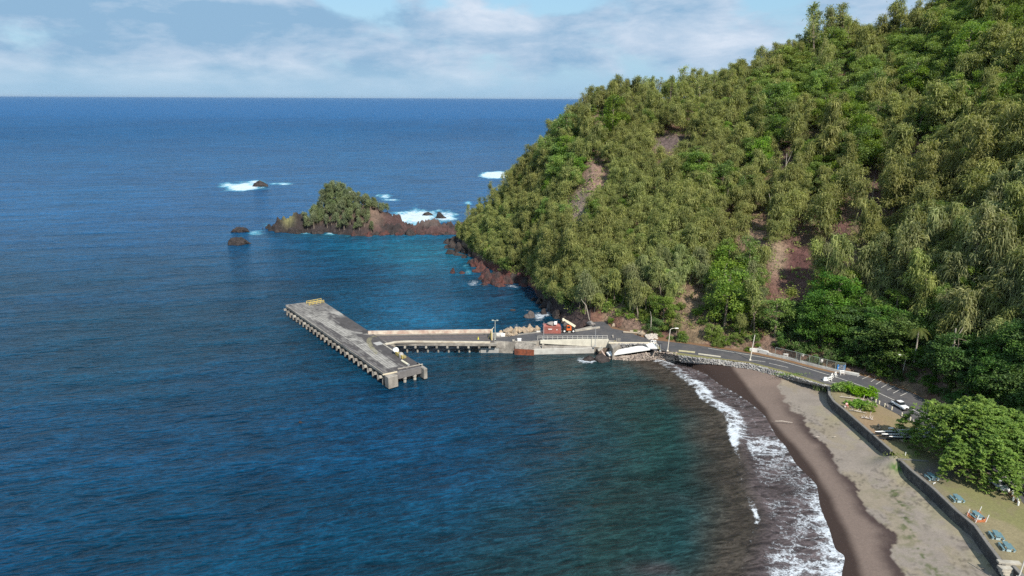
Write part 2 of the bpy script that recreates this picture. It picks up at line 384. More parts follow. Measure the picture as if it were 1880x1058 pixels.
# colour of the water body (depth, sand in suspension, reef)
deep = np.array([.0012, .019, .038]); blue2 = np.array([.0018, .044, .115]); teal = np.array([.003, .072, .11]); green = np.array([.006, .018, .018])
brown = np.array([.026, .022, .018]); reef = np.array([.030, .022, .024]); swashc = np.array([.046, .037, .038])
col = np.tile(deep, (len(X), 1))
def mixc(f, c): 
    global col
    f = np.clip(f, 0, 1)[:, None]; col = col * (1 - f) + c * f
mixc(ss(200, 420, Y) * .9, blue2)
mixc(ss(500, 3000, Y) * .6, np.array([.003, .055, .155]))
mixc(.4 * ss(.35, .7, fbm(X * .010, Y * .016, 31, 4)) * (Y < 2500), np.array([.0015, .026, .075]))
mixc(.55 * pblob(800, 470, 110, 40) * ok + .35 * pblob(700, 450, 160, 28) * ok, teal)
mixc(.45 * pblob(770, 580, 140, 60) * ok, np.array([.003, .075, .15]))
mixc(.7 * pblob(930, 545, 90, 34) * ok, np.array([.005, .028, .055]))
mixc(.45 * pblob(620, 432, 130, 8) * ok, np.array([.01, .05, .06]))
nn = fbm(X * .05, Y * .05, 3, 4)
gz = ss(-62, -14, br + 26 * (nn - .5)) * near * ss(yend + 30, yend - 5, Y)
mixc(.97 * gz, green)
mixc(.8 * pblob(1100, 700, 170, 50) * near, np.array([.009, .022, .024]))
mixc(.6 * pblob(1210, 790, 60, 90) * near * (1 - ss(-8, -2, br)), np.array([.006, .023, .021]))
mixc(.5 * pblob(1290, 1000, 70, 60) * near * (1 - ss(-10, -2, br)), np.array([.005, .027, .032]))
mixc(.7 * ss(.50, .62, nn) * pblob(1240, 865, 70, 40) * near, reef)
mixc(.6 * ss(.5, .62, nn) * pblob(1210, 1045, 60, 14) * near, reef)
mixc(.7 * ss(.4, .6, nn) * pblob(1190, 672, 60, 10) * near, reef)
mixc(.6 * ss(.4, .6, nn) * pblob(1100, 640, 130, 10) * near, reef)
mixc(ss(-11, -2, br + 5 * (n_a - .5)) * near * (px > 1000), brown) if False else mixc(ss(-11, -2, br + 5 * (n_a - .5)) * near * hb_, brown)
mixc(ss(-1, 3, br) * near * hb_, swashc)
mixc(.7 * ss(.2, .8, fo) * (~near) * ok, np.array([.03, .30, .40]))
zz = .0 * X
swell = .45 * np.exp(-((br - 1.2) / 1.6) ** 2) * near
zz = swell
sea_m = bpy.data.materials.new('sea_water'); sea_m.use_nodes = True; t = NT(sea_m.node_tree); b = t.n['Principled BSDF']
geo = t.new('ShaderNodeNewGeometry').outputs['Position']
bodyc = t.new('ShaderNodeAttribute', attribute_name='body').outputs['Color']
fa = t.new('ShaderNodeAttribute', attribute_name='foam').outputs['Fac']
calm = t.new('ShaderNodeAttribute', attribute_name='calm').outputs['Fac']
def waves(p):
    wv = t.mapping(p, rot=(0, 0, R(-14)))
    big = t.noise(t.mapping(wv, scale=(.022, .075, 1)), 1., 1, .5, .3)
    w1 = t.noise(t.mapping(wv, scale=(.09, .26, 1)), 1., 2, .5, .6)
    w2 = t.noise(t.mapping(wv, scale=(.36, .80, 1), rot=(0, 0, R(9))), 1., 2, .55, .5)
    w3 = t.noise(t.mapping(wv, scale=(1.3, 2.3, 1), rot=(0, 0, R(-12))), 1., 2, .6, .4)
    rid = lambda n_: t.math('SUBTRACT', 1., t.math('ABSOLUTE', t.math('SUBTRACT', t.math('MULTIPLY', n_, 2.), 1.)))
    w2 = t.math('POWER', rid(w2), 4.); w3 = t.math('POWER', rid(w3), 4.)
    w4 = t.math('POWER', rid(t.noise(t.mapping(wv, scale=(.13, .62, 1), rot=(0, 0, R(4))), 1., 3, .6, .9)), 6.)
    h = t.math('ADD', t.math('ADD', t.math('MULTIPLY', big, 2.4), t.math('MULTIPLY', w1, 1.25)), t.math('ADD', t.math('MULTIPLY', w2, .15), t.math('ADD', t.math('MULTIPLY', w3, .045), t.math('MULTIPLY', w4, .20))))
    return h, w1, w2, wv, w3, w4, big
hgt, w1, w2, wv, w3, w4, big = waves(geo)
EPS = .10
hx_ = waves(t.vmath('ADD', geo, (EPS, 0, 0)))[0]; hy_ = waves(t.vmath('ADD', geo, (0, EPS, 0)))[0]
kx = t.math('MULTIPLY', t.math('MULTIPLY', t.math('SUBTRACT', hgt, hx_), 1 / EPS), calm)
ky = t.math('MULTIPLY', t.math('MULTIPLY', t.math('SUBTRACT', hgt, hy_), 1 / EPS), calm)
kx = t.math('MAXIMUM', t.math('MINIMUM', kx, .55), -.55); ky = t.math('MAXIMUM', t.math('MINIMUM', ky, .55), -.55)
cn = t.new('ShaderNodeCombineXYZ'); t.link(kx, cn.inputs[0]); t.link(ky, cn.inputs[1]); cn.inputs[2].default_value = 1.
wn = t.vmath('NORMALIZE', cn.outputs[0])
foam_n = t.noise(geo, 1.9, 6, .68, .8)
nz = t.noise(geo, .7, 5, .7, .0, 'Color'); sc = t.vmath('SCALE', nz); sc.node.inputs[3].default_value = 3.2
dist = t.vmath('ADD', t.mapping(geo, scale=(.75, 1.35, 1), rot=(0, 0, R(10))), sc)
def lac(k, w_):
    v_ = t.new('ShaderNodeTexVoronoi', feature='DISTANCE_TO_EDGE'); v_.inputs['Scale'].default_value = k; t.link(dist, v_.inputs['Vector']); return t.rng(v_.outputs['Distance'], .0, w_, 1, 0)
lacev = t.math('ADD', t.math('MULTIPLY', lac(.42, .20), .55), t.math('MULTIPLY', lac(1.7, .28), .5))
coarse = t.noise(t.mapping(geo, scale=(.16, .3, 1)), 1., 5, .6, .5)
fm = t.math('ADD', t.math('MULTIPLY', lacev, .50), t.math('ADD', t.math('MULTIPLY', foam_n, .72), t.math('MULTIPLY', coarse, .28)))
thr = t.math('SUBTRACT', fm, t.math('SUBTRACT', 1.24, fa))
fmask = t.math('MULTIPLY', t.math('MULTIPLY', t.rng(thr, -.02, .44, 0, 1, True), t.rng(fa, .06, .25)), .86)
# a few whitecaps far out
wc = t.noise(t.mapping(wv, scale=(.09, .30, 1), loc=(31, 7, 0)), 1., 5, .7, .4)
wcm = t.math('MULTIPLY', t.rng(wc, .73, .77, 0, 1), t.rng(t.new('ShaderNodeAttribute', attribute_name='caps').outputs['Fac'], 0, 1))
fmask = t.math('MAXIMUM', fmask, t.math('MULTIPLY', wcm, .7))
crest = t.math('MULTIPLY', t.math('MULTIPLY', t.rng(w1, .3, .7, .80, 1.22), t.math('MULTIPLY', t.rng(big, .3, .7, .82, 1.2), t.rng(w4, .15, .95, .80, 1.75))), t.rng(t.math('ADD', t.math('MULTIPLY', w2, .6), t.math('MULTIPLY', w3, .4)), .15, .95, .68, 1.7))  # wave light and shade put into the body colour: bright crests, dark troughs
hs = t.new('ShaderNodeHueSaturation'); t.link(bodyc, hs.inputs['Color']); t.link(crest, hs.inputs['Value'])
basec = t.mix(fmask, hs.outputs[0], (.60, .65, .70, 1))
t.link(basec, b.inputs['Base Color'])
t.link(t.math('ADD', t.math('MULTIPLY', fmask, .6), t.rng(t.vmath('LENGTH', geo), 150, 1500, .17, .42)), b.inputs['Roughness'])
b.inputs['IOR'].default_value = 1.333; b.inputs['Specular IOR Level'].default_value = .15
t.link(wn, b.inputs['Normal'])
V = np.stack([X, Y, zz], 1)
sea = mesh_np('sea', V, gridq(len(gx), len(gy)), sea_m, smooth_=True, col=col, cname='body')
attr(sea, 'foam', fo)
calmv = 1 - .72 * ss(-14, 2, br) * near * ss(yend + 20, yend, Y); calmv = calmv * (1 - .35 * pblob(1150, 760, 160, 120) * near)
calmv *= 1 - .62 * ss(500, 4000, Y)
attr(sea, 'calm', calmv); attr(sea, 'caps', ss(300, 700, Y) * (1 - ss(4000, 9000, Y)))
tag(sea, kind='structure')

# ---- beach: sand sheet dipping under the water
bx = np.arange(6, 100, .36); by = np.arange(18, 205, .36)
X, Y = np.meshgrid(bx, by); nxb, nyb = len(bx), len(by); X = X.ravel(); Y = Y.ravel()
d, s_ = seg_dist(X, Y, waterline); land = d * s_
d2, s2 = seg_dist(X, Y, backline); beh = d2 * s2       # >0 behind the back line
d2 = np.where(beh > 0, 0, d2)
tt = np.clip(land / (land + d2 + 1e-3), 0, 1)
Z = np.where(land > 0, (1.25 + 1.05 * ss(152, 157, Y)) * tt ** .8, .08 * land)
Z += .05 * (fbm(X * .35, Y * .35, 71, 3) - .5) * ss(2, 8, land)
gap = W(1646, 838, ZL); Z += 1.9 * np.exp(-((X - gap[0]) / 3.2) ** 2 - ((Y - gap[1]) / 2.4) ** 2) * (land > 0)
Z = np.maximum(Z, -2.5)
Z = np.where(beh > .8, -1., Z)
wob = 3.2 * (fbm(X * .22, Y * .22, 41, 4) - .5)
dd, sd = seg_dist(X, Y, damp); dd = dd * sd + .6 * (fbm(X * .3, Y * .3, 43, 3) - .5)
dr, sr = seg_dist(X, Y, dryl); dr = dr * sr + wob + 1.7 * (fbm(X * .8, Y * .8, 44, 4) - .5)
wetc = np.array([.034, .021, .017]); midc = np.array([.155, .117, .098]); bandc = np.array([.048, .032, .029]); dryc = np.array([.215, .185, .158])
c = np.tile(wetc, (len(X), 1))
f = ss(-.6, 1.0, dd)[:, None]; c = c * (1 - f) + midc * f
pxx, pyy = P(np.stack([X, Y, np.maximum(Z, 0)], 1))
lb = ss(700, 790, pyy) 
f = (ss(-3.6, -.4, dr) * lb * ss(1.5, 5, dd))[:, None]; c = c * (1 - f) + bandc * f
f = (ss(-.15, .2, dr) * ss(.5, 2., dd))[:, None]
dcol = dryc * (.86 + .3 * fbm(X * .5, Y * .5, 51, 4)[:, None])
gr = ss(.52, .66, fbm(X * .28, Y * .22, 57, 4)); tan_ = np.array([.27, .225, .15])
f2 = (gr * .5)[:, None]; dcol = dcol * (1 - f2) + tan_ * .85 * f2
near_wall = np.exp(-(np.minimum(d2, 30) / 3.2) ** 2) * (pyy > 745)
f2 = (near_wall * .6 * ss(.3, .6, fbm(X * .4, Y * .4, 58, 3)))[:, None]; dcol = dcol * (1 - f2) + np.array([.26, .235, .13]) * f2
# weeds line on the dry sand
wl = WL([(1640, 900), (1660, 935), (1668, 975), (1690, 1010), (1712, 1040), (1730, 1080)], 1.)
dwl, _ = seg_dist(X, Y, wl); f2 = (np.exp(-(dwl / 1.1) ** 2) * ss(.5, .64, fbm(X * 1.5, Y * 1.5, 59, 4)))[:, None]; dcol = dcol * (1 - f2) + np.array([.07, .085, .035]) * f2
f2 = (np.exp(-(dwl / 4.5) ** 2) * .45 * ss(.58, .66, fbm(X * .9, Y * .9, 63, 4)))[:, None]; dcol = dcol * (1 - f2) + np.array([.12, .12, .06]) * f2
grn = np.exp(-((pxx - 1652) / 16) ** 2 - ((pyy - 857) / 9) ** 2) * 1.6
f2 = np.clip(grn * ss(.3, .5, fbm(X * 1.2, Y * 1.2, 60, 3)), 0, 1)[:, None]; dcol = dcol * (1 - f2) + np.array([.055, .115, .02]) * f2
foot_ = ss(.60, .66, fbm(X * 1.8, Y * 1.8, 61, 3)) * ss(.5, .6, fbm(X * .15, Y * .15, 62, 3))
dcol = dcol * (1 - .38 * foot_[:, None])
c = c * (1 - f) + dcol * f
Vb = np.stack([X, Y, Z], 1); q = gridq(nxb, nyb)
keep = ((land > -14) & (beh < 1.2))[q].any(1); q = q[keep & (Y < waterline[0][1] + 2.)[q].all(1) & (X > waterline[0][0] - 12)[q].all(1)]
u, inv = np.unique(q, return_inverse=True)
sand_m = mat('sand', (1, 1, 1), .9, .14, 2.2, .05, 3., vcol='col')
beach = mesh_np('beach', Vb[u], inv.reshape(q.shape), sand_m, smooth_=True, col=c[u]); tag(beach, kind='structure')

# ---- the hill: foot line -> ridge line, then down behind
tree_px = [(848, 425, 322), (872, 408, 318), (900, 384, 312), (938, 346, 306), (975, 310, 298), (1012, 272, 292), (1046, 238, 288), (1085, 200, 285), (1125, 186, 285), (1165, 186, 285), (1215, 186, 286), (1290, 172, 287), (1370, 152, 288),
           (1450, 124, 289), (1530, 84, 290), (1600, 94, 288), (1680, 66, 280), (1760, 5, 270), (1850, -45, 262), (1960, -70, 255), (2100, -80, 245), (2300, -90, 230)]
Fp = np.array([W(x, y, z) for x, y, z in hill_foot_px]); Rp = np.array([WD(x, y, D) for x, y, D in tree_px])
assert len(Fp) == len(Rp)
def resamp(A, n):
    L = np.linspace(0, len(A) - 1, n); i = np.minimum(L.astype(int), len(A) - 2); f = (L - i)[:, None]; f = f
    return A[i] * (1 - f) + A[i + 1] * f
NS, NTn = 300, 190
Fs = resamp(Fp, NS); Rs = resamp(Rp, NS)
k = np.ones(9) / 9
for A in (Fs, Rs):
    for a in range(3):
        pad = np.concatenate([np.full(4, A[0, a]), A[:, a], np.full(4, A[-1, a])]); A[:, a] = np.convolve(pad, k, 'valid')
tv = np.concatenate([np.linspace(-.12, 0, 10, endpoint=False), np.linspace(0, 1, 130, endpoint=False), np.linspace(1, 2.6, 50)])
S_, T_ = np.meshgrid(np.arange(NS), tv)
def hill_pt(si, t):
    """si: float column index array, t: array -> xyz"""
    i = np.clip(np.floor(si).astype(int), 0, NS - 2); f = np.clip(si - i, 0, 1)[..., None]
    A = Fs[i] * (1 - f) + Fs[i + 1] * f; B = Rs[i] * (1 - f) + Rs[i + 1] * f
    xy = A[..., :2] + (B - A)[..., :2] * t[..., None]
    dz = B[..., 2] - A[..., 2]; run = np.hypot(*(B - A)[..., :2].transpose(-1, *range(t.ndim)))
    z = np.where(t < 0, A[..., 2] + t * 30, np.where(t < 1, A[..., 2] + dz * (1.06 * t - .06 * t ** 3), 0))
    back = B[..., 2] + dz * 0 - .10 * (t - 1) * run - .55 * ((t - 1) * run) ** 2 / (run + 20)
    z = np.where(t >= 1, back, z)
    x, y = xy[..., 0], xy[..., 1]
    env = np.clip(t / .08, 0, 1) * np.clip(dz / 40, .15, 1) * np.where(t > 1, 1, 1)
    n = 5.0 * (fbm(x * .045, y * .045, 101, 3) - .5) + 2.2 * (fbm(x * .16, y * .16, 103, 4) - .5)
    # downhill gullies
    g = 2.6 * (fbm(si * .09, t * 1.2, 105, 3) - .5)
    z = z + (n + g) * env * np.clip(1.25 - t, .25, 1) 
    return np.stack([x, y, z], -1)
Vh = hill_pt(S_.astype(float), T_)
Xh, Yh = Vh[..., 0], Vh[..., 1]
crag = (fbm(Xh * .35, Yh * .35, 107, 4) - .5)
sh = (T_ < .06) & (S_ < NS * 7 / 21); Vh[..., 2] += np.where(sh, 3.2 * crag * ss(-.12, -.03, T_), .5 * crag)
Vh[..., 2] = np.where((T_ < -.001) & (S_ > NS * 6.8 / 21), -3., Vh[..., 2])
c = np.zeros(Vh.shape)
e = fbm(Xh * .12, Yh * .12 + Vh[..., 2] * .1, 111, 4); e2 = fbm(Xh * .5, Vh[..., 2] * .8 + Yh * .3, 113, 4)
litter = np.array([.12, .088, .055]); dirt = np.array([.19, .125, .095]); tang = np.array([.26, .19, .115]); redr = np.array([.13, .052, .042]); darkr = np.array([.055, .038, .036])
c[:] = litter
for f, cc in ((ss(.4, .6, e), dirt), (ss(.52, .66, e2) * .55, tang), (ss(.6, .7, fbm(Xh * .2, Yh * .2, 117, 3)) * .6, redr)):
    c = c * (1 - f[..., None]) + cc * f[..., None]
ph = P(Vh); 
def hb(cx, cy, rx, ry): return np.exp(-(((ph[0] - cx) / rx) ** 2 + ((ph[1] - cy) / ry) ** 2) ** 2)
for (cx, cy, rx, ry, cc, kk) in [(1455, 500, 52, 72, (.135, .072, .062), .97), (1470, 480, 30, 30, (.10, .045, .042), .8), (1425, 470, 18, 36, (.30, .235, .16), .6), (1600, 360, 24, 55, (.12, .065, .06), .9), (1232, 262, 34, 16, (.11, .085, .085), .9),
                                 (1540, 450, 22, 50, (.10, .05, .05), .9), (1270, 560, 40, 50, (.21, .15, .10), .7), (1095, 325, 36, 40, (.22, .145, .12), .8), (1065, 385, 20, 40, (.26, .20, .17), .8), (1440, 300, 24, 40, (.10, .062, .058), .9), (1385, 430, 26, 40, (.22, .15, .11), .8)]:
    f = (hb(cx, cy, rx * 1.15, ry * 1.1) * kk * (T_ > 0))[..., None]; st_ = (.55 + .9 * fbm(Xh * .12 + Yh * .1, Vh[..., 2] * 1.1 + Xh * .15, 131, 4))[..., None]; c = c * (1 - f) + np.array(cc) * st_ * f
    Vh[..., 2] += f[..., 0] * 1.6 * (fbm(Xh * .25 + 3, Vh[..., 2] * .55, 133, 3) - .5)
shore = ss(.10, .045, T_) * (S_ < NS * 7.2 / 21)
rc = np.where((ph[0] > 872)[..., None] & (ph[0] < 985)[..., None], redr * (.7 + .8 * e2[..., None]), darkr * (.6 + .7 * e2[..., None]))
c = c * (1 - shore[..., None]) + rc * shore[..., None]
hill_m = mat('hill_soil', (1, 1, 1), .95, .5, 1.1, 1.1, .9, vcol='col')
hill = mesh_np('hill', Vh.reshape(-1, 3), gridq(NS, len(tv)), hill_m, smooth_=True, col=c.reshape(-1, 3)); tag(hill, kind='structure')

# ---- ground plate behind the beach (lawn, litter, verge)
foot_xy = np.array([p[:2] for p in Fp])
outl = np.vstack([WL([(1131, 631), (1196, 631.5), (1209, 642)], ZL), revet_top[2:], wall1, WL([(1648, 838)], ZL), wall2, WL([(1852, 1038)], ZL), wall2b, WL([(2350, 1250)], ZL), foot_xy[::-1][:15] + np.array([2.0, 2.5])])
gx2 = np.arange(15, 175, .4); gy2 = np.arange(45, 215, .4); X, Y = np.meshgrid(gx2, gy2); X = X.ravel(); Y = Y.ravel()
ins = inpoly(X, Y, outl)
pxx, pyy = P(np.stack([X, Y, X * 0 + ZL], 1))
df, _ = seg_dist(X, Y, foot_xy)
lawn = np.array([.215, .182, .105]); green_l = np.array([.15, .155, .055]); litter2 = np.array([.16, .085, .045]); soil = np.array([.175, .115, .068])
a1 = fbm(X * .18, Y * .12, 201, 4); a2 = fbm(X * .8, Y * .8, 203, 4)
c = np.tile(lawn, (len(X), 1))
def m2(f, cc):
    global c
    f = np.clip(f, 0, 1)[:, None]; c = c * (1 - f) + np.array(cc) * f
m2(ss(.45, .65, a1) * .7, green_l); m2(.6 * ss(.5, .7, a2), lawn * .8)
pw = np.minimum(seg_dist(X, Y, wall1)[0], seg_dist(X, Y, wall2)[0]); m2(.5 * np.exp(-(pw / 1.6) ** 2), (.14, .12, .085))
m2(np.exp(-((pxx - 1595) / 60) ** 2 - ((pyy - 775) / 32) ** 2) * .9, (.24, .165, .10)); m2(np.exp(-((pxx - 1600) / 50) ** 2 - ((pyy - 800) / 14) ** 2) * .6, (.22, .13, .08))
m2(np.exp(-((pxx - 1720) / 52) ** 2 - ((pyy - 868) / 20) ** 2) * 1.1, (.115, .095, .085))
m2(ss(7, 3, df) * .9, litter2); m2(ss(9, 5, df) * .5 * ss(.4, .6, a2) * (pyy > 650), (.20, .12, .055))
ver = seg_dist(X, Y, revet_top)[0]; m2(np.exp(-(ver / 2.3) ** 2) * (pyy < 712) * .95, (.17, .165, .07)); m2(np.exp(-(ver / 2.3) ** 2) * (pyy < 712) * ss(.5, .6, a1) * .6, (.20, .155, .09))
m2(np.exp(-((pxx - 1075) / 60) ** 2 - ((pyy - 588) / 16) ** 2), (.20, .12, .075))
Zg = ZL - .03 + .0 * X
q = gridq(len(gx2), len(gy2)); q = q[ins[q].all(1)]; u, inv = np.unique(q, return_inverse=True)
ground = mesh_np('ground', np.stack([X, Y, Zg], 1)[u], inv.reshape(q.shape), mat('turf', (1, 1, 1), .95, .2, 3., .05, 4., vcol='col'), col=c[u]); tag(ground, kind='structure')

# ---- asphalt
asph = mat('asphalt', (.068, .068, .074), .9, .16, 1.2, .01, 20, col2=(.090, .085, .085))
road_l = WL([(1215, 644), (1250, 648), (1277, 652), (1323, 658), (1376, 664.5), (1411, 673), (1449, 683), (1487, 695), (1514, 704), (1522, 706), (1561, 715), (1599, 736), (1637, 755), (1671, 772), (1700, 790), (1740, 815), (1790, 850), (1830, 880), (1858, 903), (1880, 925), (1930, 975)], ZL)
road_u = WL([(1204, 625), (1240, 629), (1265, 632), (1305, 638), (1376, 649), (1411, 656), (1449, 665), (1487, 675), (1525, 684), (1560, 688), (1578, 689), (1599, 694), (1629, 705), (1671, 720), (1706, 736), (1770, 775), (1840, 822), (1900, 862), (1980, 915)], ZL)
apron = WL([(908, 625), (911, 620), (950, 616), (989, 611), (1062, 607), (1088, 601), (1081, 588), (1106, 585), (1123, 603), (1153, 609), (1175, 618), (1204, 625), (1206, 646), (1180, 634), (1139, 630.5), (1129, 625), (987, 625), (945, 628)], ZL)
mb = MB(); mb.prism(np.vstack([road_l, road_u[::-1]]), ZL - .025, ZL + .004); o = mb.build('road', asph, world=True); tag(o, kind='structure')
wht = mat('road_paint', (.55, .53, .48), .8, .35, 3.)
def strip(name, L, wd_, z=ZL, m=None, kind='structure'):
    mb = MB(); mb.ribbon(L, wd_, z + .006, z + .012); o = mb.build(name, m or wht, world=True); tag(o, kind=kind); return o
center = WL([(1300, 639.5), (1322, 643), (1376, 652), (1430, 662), (1490, 679), (1530, 691), (1560, 701), (1599, 715), (1642, 735), (1688, 758), (1740, 790), (1800, 835), (1870, 897), (1885, 912)], ZL)
strip('road_line', center, .16)
strip('road_line', WL([(1377, 661), (1405, 664.5)], ZL), .14); strip('road_line', WL([(1412, 667), (1447, 675)], ZL), .14)
for (ax, ay, bx_, by_) in [(1574, 692, 1580, 688.5), (1583, 696, 1597, 690), (1599, 701, 1610, 693.5), (1608, 706, 1619, 699), (1618, 712, 1632, 704), (1629, 716.5, 1643, 709), (1640, 722, 1655, 714), (1653, 727, 1668, 720)]:
    strip('road_line', WL([(ax, ay), (bx_, by_)], ZL), .11)
strip('road_line', WL([(1522, 701), (1542, 705)], ZL), .13)
# ================================================================== VEGETATION
bark = mat('bark', (.20, .16, .125), .95, .3, 3.)
palebark = mat('pale_bark', (.42, .37, .31), .9, .3, 3.)
ironleaf = leaf_mat('ironwood_needles', (.112, .140, .050), (.410, .425, .155), .36, .26)
greenleaf = leaf_mat('broad_leaves', (.062, .128, .022), (.270, .365, .065), .32, .22)
darkleaf = leaf_mat('dark_leaves', (.036, .095, .018), (.135, .235, .042), .25, .22)
islandleaf = leaf_mat('island_needles', (.085, .115, .055), (.27, .31, .145), .28, .16)
bigleaf = leaf_mat('almond_leaves', (.050, .135, .012), (.225, .390, .036), .35, .0)
palmleaf = leaf_mat('palm_fronds', (.07, .11, .025), (.22, .25, .075), .25, .15)
yellowleaf = leaf_mat('vine_leaves', (.14, .17, .02), (.30, .33, .05), .35, .15)

def quads_mesh(name, Pq, tint, m, parent=None):
    """Pq (n,4,3) quads, tint (n,)"""
    n = len(Pq); o = mesh_np(name, Pq.reshape(-1, 3), np.arange(n * 4).reshape(n, 4), m, parent)
    attr(o, 'tint', np.repeat(tint, 4)); return o
def unit(v): return v / (np.linalg.norm(v, axis=-1, keepdims=True) + 1e-9)
def strands(rs, base, out, L, wd_, droop):
    """drooping two-piece strands; base, out (n,3)"""
    n = len(base); side = unit(np.cross(out + rs.normal(0, .3, (n, 3)), np.array([0, 0, 1.]) + rs.normal(0, .5, (n, 3)))) * wd_[:, None] / 2
    mid = base + out * (L * .45)[:, None] + np.array([0, 0, -1]) * (L * .10 * droop)[:, None]
    tip = mid + out * (L * .30)[:, None] + np.array([0, 0, -1]) * (L * .62 * droop)[:, None]
    q1 = np.stack([base - side * .7, base + side * .7, mid + side, mid - side], 1)
    q2 = np.stack([mid - side, mid + side, tip + side * .25, tip - side * .25], 1)
    return np.concatenate([q1, q2])
def ironwood(seed, hgt=8.5, rad=3.1, nb=36, ns=72, upright=.0, m=None):
    rs = np.random.RandomState(seed); Q = []; T = []; tr = MB()
    lead = rs.randint(1, 4); lean = rs.normal(0, .9, 2)
    tops = [(lean[0] + rs.normal(0, rad * .3), lean[1] + rs.normal(0, rad * .3), hgt * rs.uniform(.82, 1.)) for _ in range(lead)]
    fork = np.array([lean[0] * .3, lean[1] * .3, hgt * .28])
    tr.tube([(0, 0, -1.5), (lean[0] * .1, lean[1] * .1, hgt * .14), fork], [.22, .19, .16], 5)
    for tp in tops: tr.tube([fork, fork * .45 + np.array(tp) * .55 + rs.normal(0, .2, 3), tp], [.15, .09, .03], 4)
    for b in range(nb):
        tp = np.array(tops[rs.randint(lead)]); f = rs.uniform(.05, 1.) ** .85
        root = fork * (1 - f) + tp * f; a = rs.uniform(0, 6.283)
        prof = (1 - .78 * f) if upright < .5 else (1 - f) * .8 + .18
        rl = rad * prof * rs.uniform(.45, 1.15); up = rs.uniform(.1, .75) * (1 + upright)
        end = root + np.array([math.cos(a) * rl, math.sin(a) * rl, rl * up * .6])
        if b % 2 == 0: tr.tube([root, (root + end) / 2 + np.array([0, 0, .15]), end], [.07, .045, .015], 3, cap=False)
        u = rs.uniform(.25, 1.08, ns); base = root + (end - root) * u[:, None] + rs.normal(0, .42 * min(1, rad / 3), (ns, 3))
        out = np.stack([np.cos(a + rs.normal(0, .9, ns)), np.sin(a + rs.normal(0, .9, ns)), rs.uniform(-.1, .7 + upright, ns)], 1)
        L = rs.uniform(.45, 1.35, ns) * (1 - .45 * upright); dr = rs.uniform(.5, 1.5, ns) * (1 - .75 * upright)
        Q.append(strands(rs, base, unit(out), L, rs.uniform(.07, .16, ns), dr))
        tt_ = np.clip(rs.normal(.42, .2) + rs.normal(0, .17, ns), 0, 1); T.append(np.tile(tt_, 2))
    return tr, np.concatenate(Q), np.concatenate(T)
def leaves(rs, pts, size, flat=.45):
    n = len(pts); nrm = unit(rs.normal(0, flat, (n, 3)) + np.array([0, 0, 1.])); a = unit(np.cross(nrm, rs.normal(0, 1, (n, 3)))); b = np.cross(nrm, a)
    s = size[:, None]; a = a * s; b = b * s * .55
    return np.stack([pts - a * .5, pts + b * .5 + nrm * s * .05, pts + a * .5 - nrm * s * .08, pts - b * .5 + nrm * s * .05], 1)
def broadleaf(seed, hgt=6.5, rad=3.6, pads=34, nl=130, size=.34, tiers=5):
    rs = np.random.RandomState(seed); Q = []; T = []; tr = MB()
    lean = rs.normal(0, .5, 2); top = np.array([lean[0], lean[1], hgt * .88])
    tr.tube([(0, 0, -1.5), (lean[0] * .3, lean[1] * .3, hgt * .35), top], [.26, .18, .05], 5)
    for p in range(pads):
        k = rs.randint(tiers); f = (k + .55 + rs.uniform(-.18, .18)) / tiers
        z = hgt * (.22 + .75 * f); rmax = rad * math.sqrt(max(.05, 1 - (abs(f - .35) / .72) ** 2)); a = rs.uniform(0, 6.283); r = rmax * math.sqrt(rs.uniform(.02, 1))
        c = np.array([lean[0] * f + r * math.cos(a), lean[1] * f + r * math.sin(a), z - .16 * r + rs.normal(0, .30)])
        if p % 2 == 0: tr.tube([(lean[0] * f, lean[1] * f, z - .7), c - np.array([0, 0, .15])], [.06, .02], 3, cap=False)
        pr = rs.uniform(.7, 1.35) * rad / 3.4
        th = rs.uniform(0, 6.283, nl); rr = pr * np.sqrt(rs.uniform(0, 1, nl))
        pts = c + np.stack([rr * np.cos(th), rr * np.sin(th), rs.normal(0, .24, nl) - .35 * (rr / pr) ** 2], 1)
        Q.append(leaves(rs, pts, rs.uniform(.7, 1.25, nl) * size)); T.append(np.clip(rs.normal(.45, .16) + rs.normal(0, .18, nl), 0, 1))
    return tr, np.concatenate(Q), np.concatenate(T)
def palm(seed, hgt=7., fl=3.4, nf=11, nle=26):
    rs = np.random.RandomState(seed); tr = MB(); Q = []; lx, ly = rs.normal(0, .7, 2)
    tr.tube([(0, 0, -1), (lx * .25, ly * .25, hgt * .5), (lx, ly, hgt)], [.2, .15, .12], 6)
    top = np.array([lx, ly, hgt])
    for k in range(nf):
        a = 6.283 * k / nf + rs.uniform(-.2, .2); up = rs.uniform(.1, 1.15); d = np.array([math.cos(a), math.sin(a), 0]); s_ = np.array([-d[1], d[0], 0])
        prev = top; n = 7
        cen = [top + d * fl * u * (1 - .15 * u) + np.array([0, 0, 1]) * fl * (up * u - (.55 + up * .75) * u * u) for u in np.linspace(0, 1, nle)]
        for i in range(nle - 1):
            u = i / nle; w_ = fl * .15 * math.sin(math.pi * (u * .85 + .12)) + .05
            for sg in (-1, 1):
                p = cen[i]; q = cen[i + 1]; tip = p + s_ * sg * w_ + (q - p) * 1.2 + np.array([0, 0, -w_ * .45])
                Q.append([p, p * .45 + q * .55, tip + (q - p) * .35, tip])
    Q = np.array(Q); return tr, Q, np.clip(rs.normal(.45, .2, len(Q)), 0, 1)

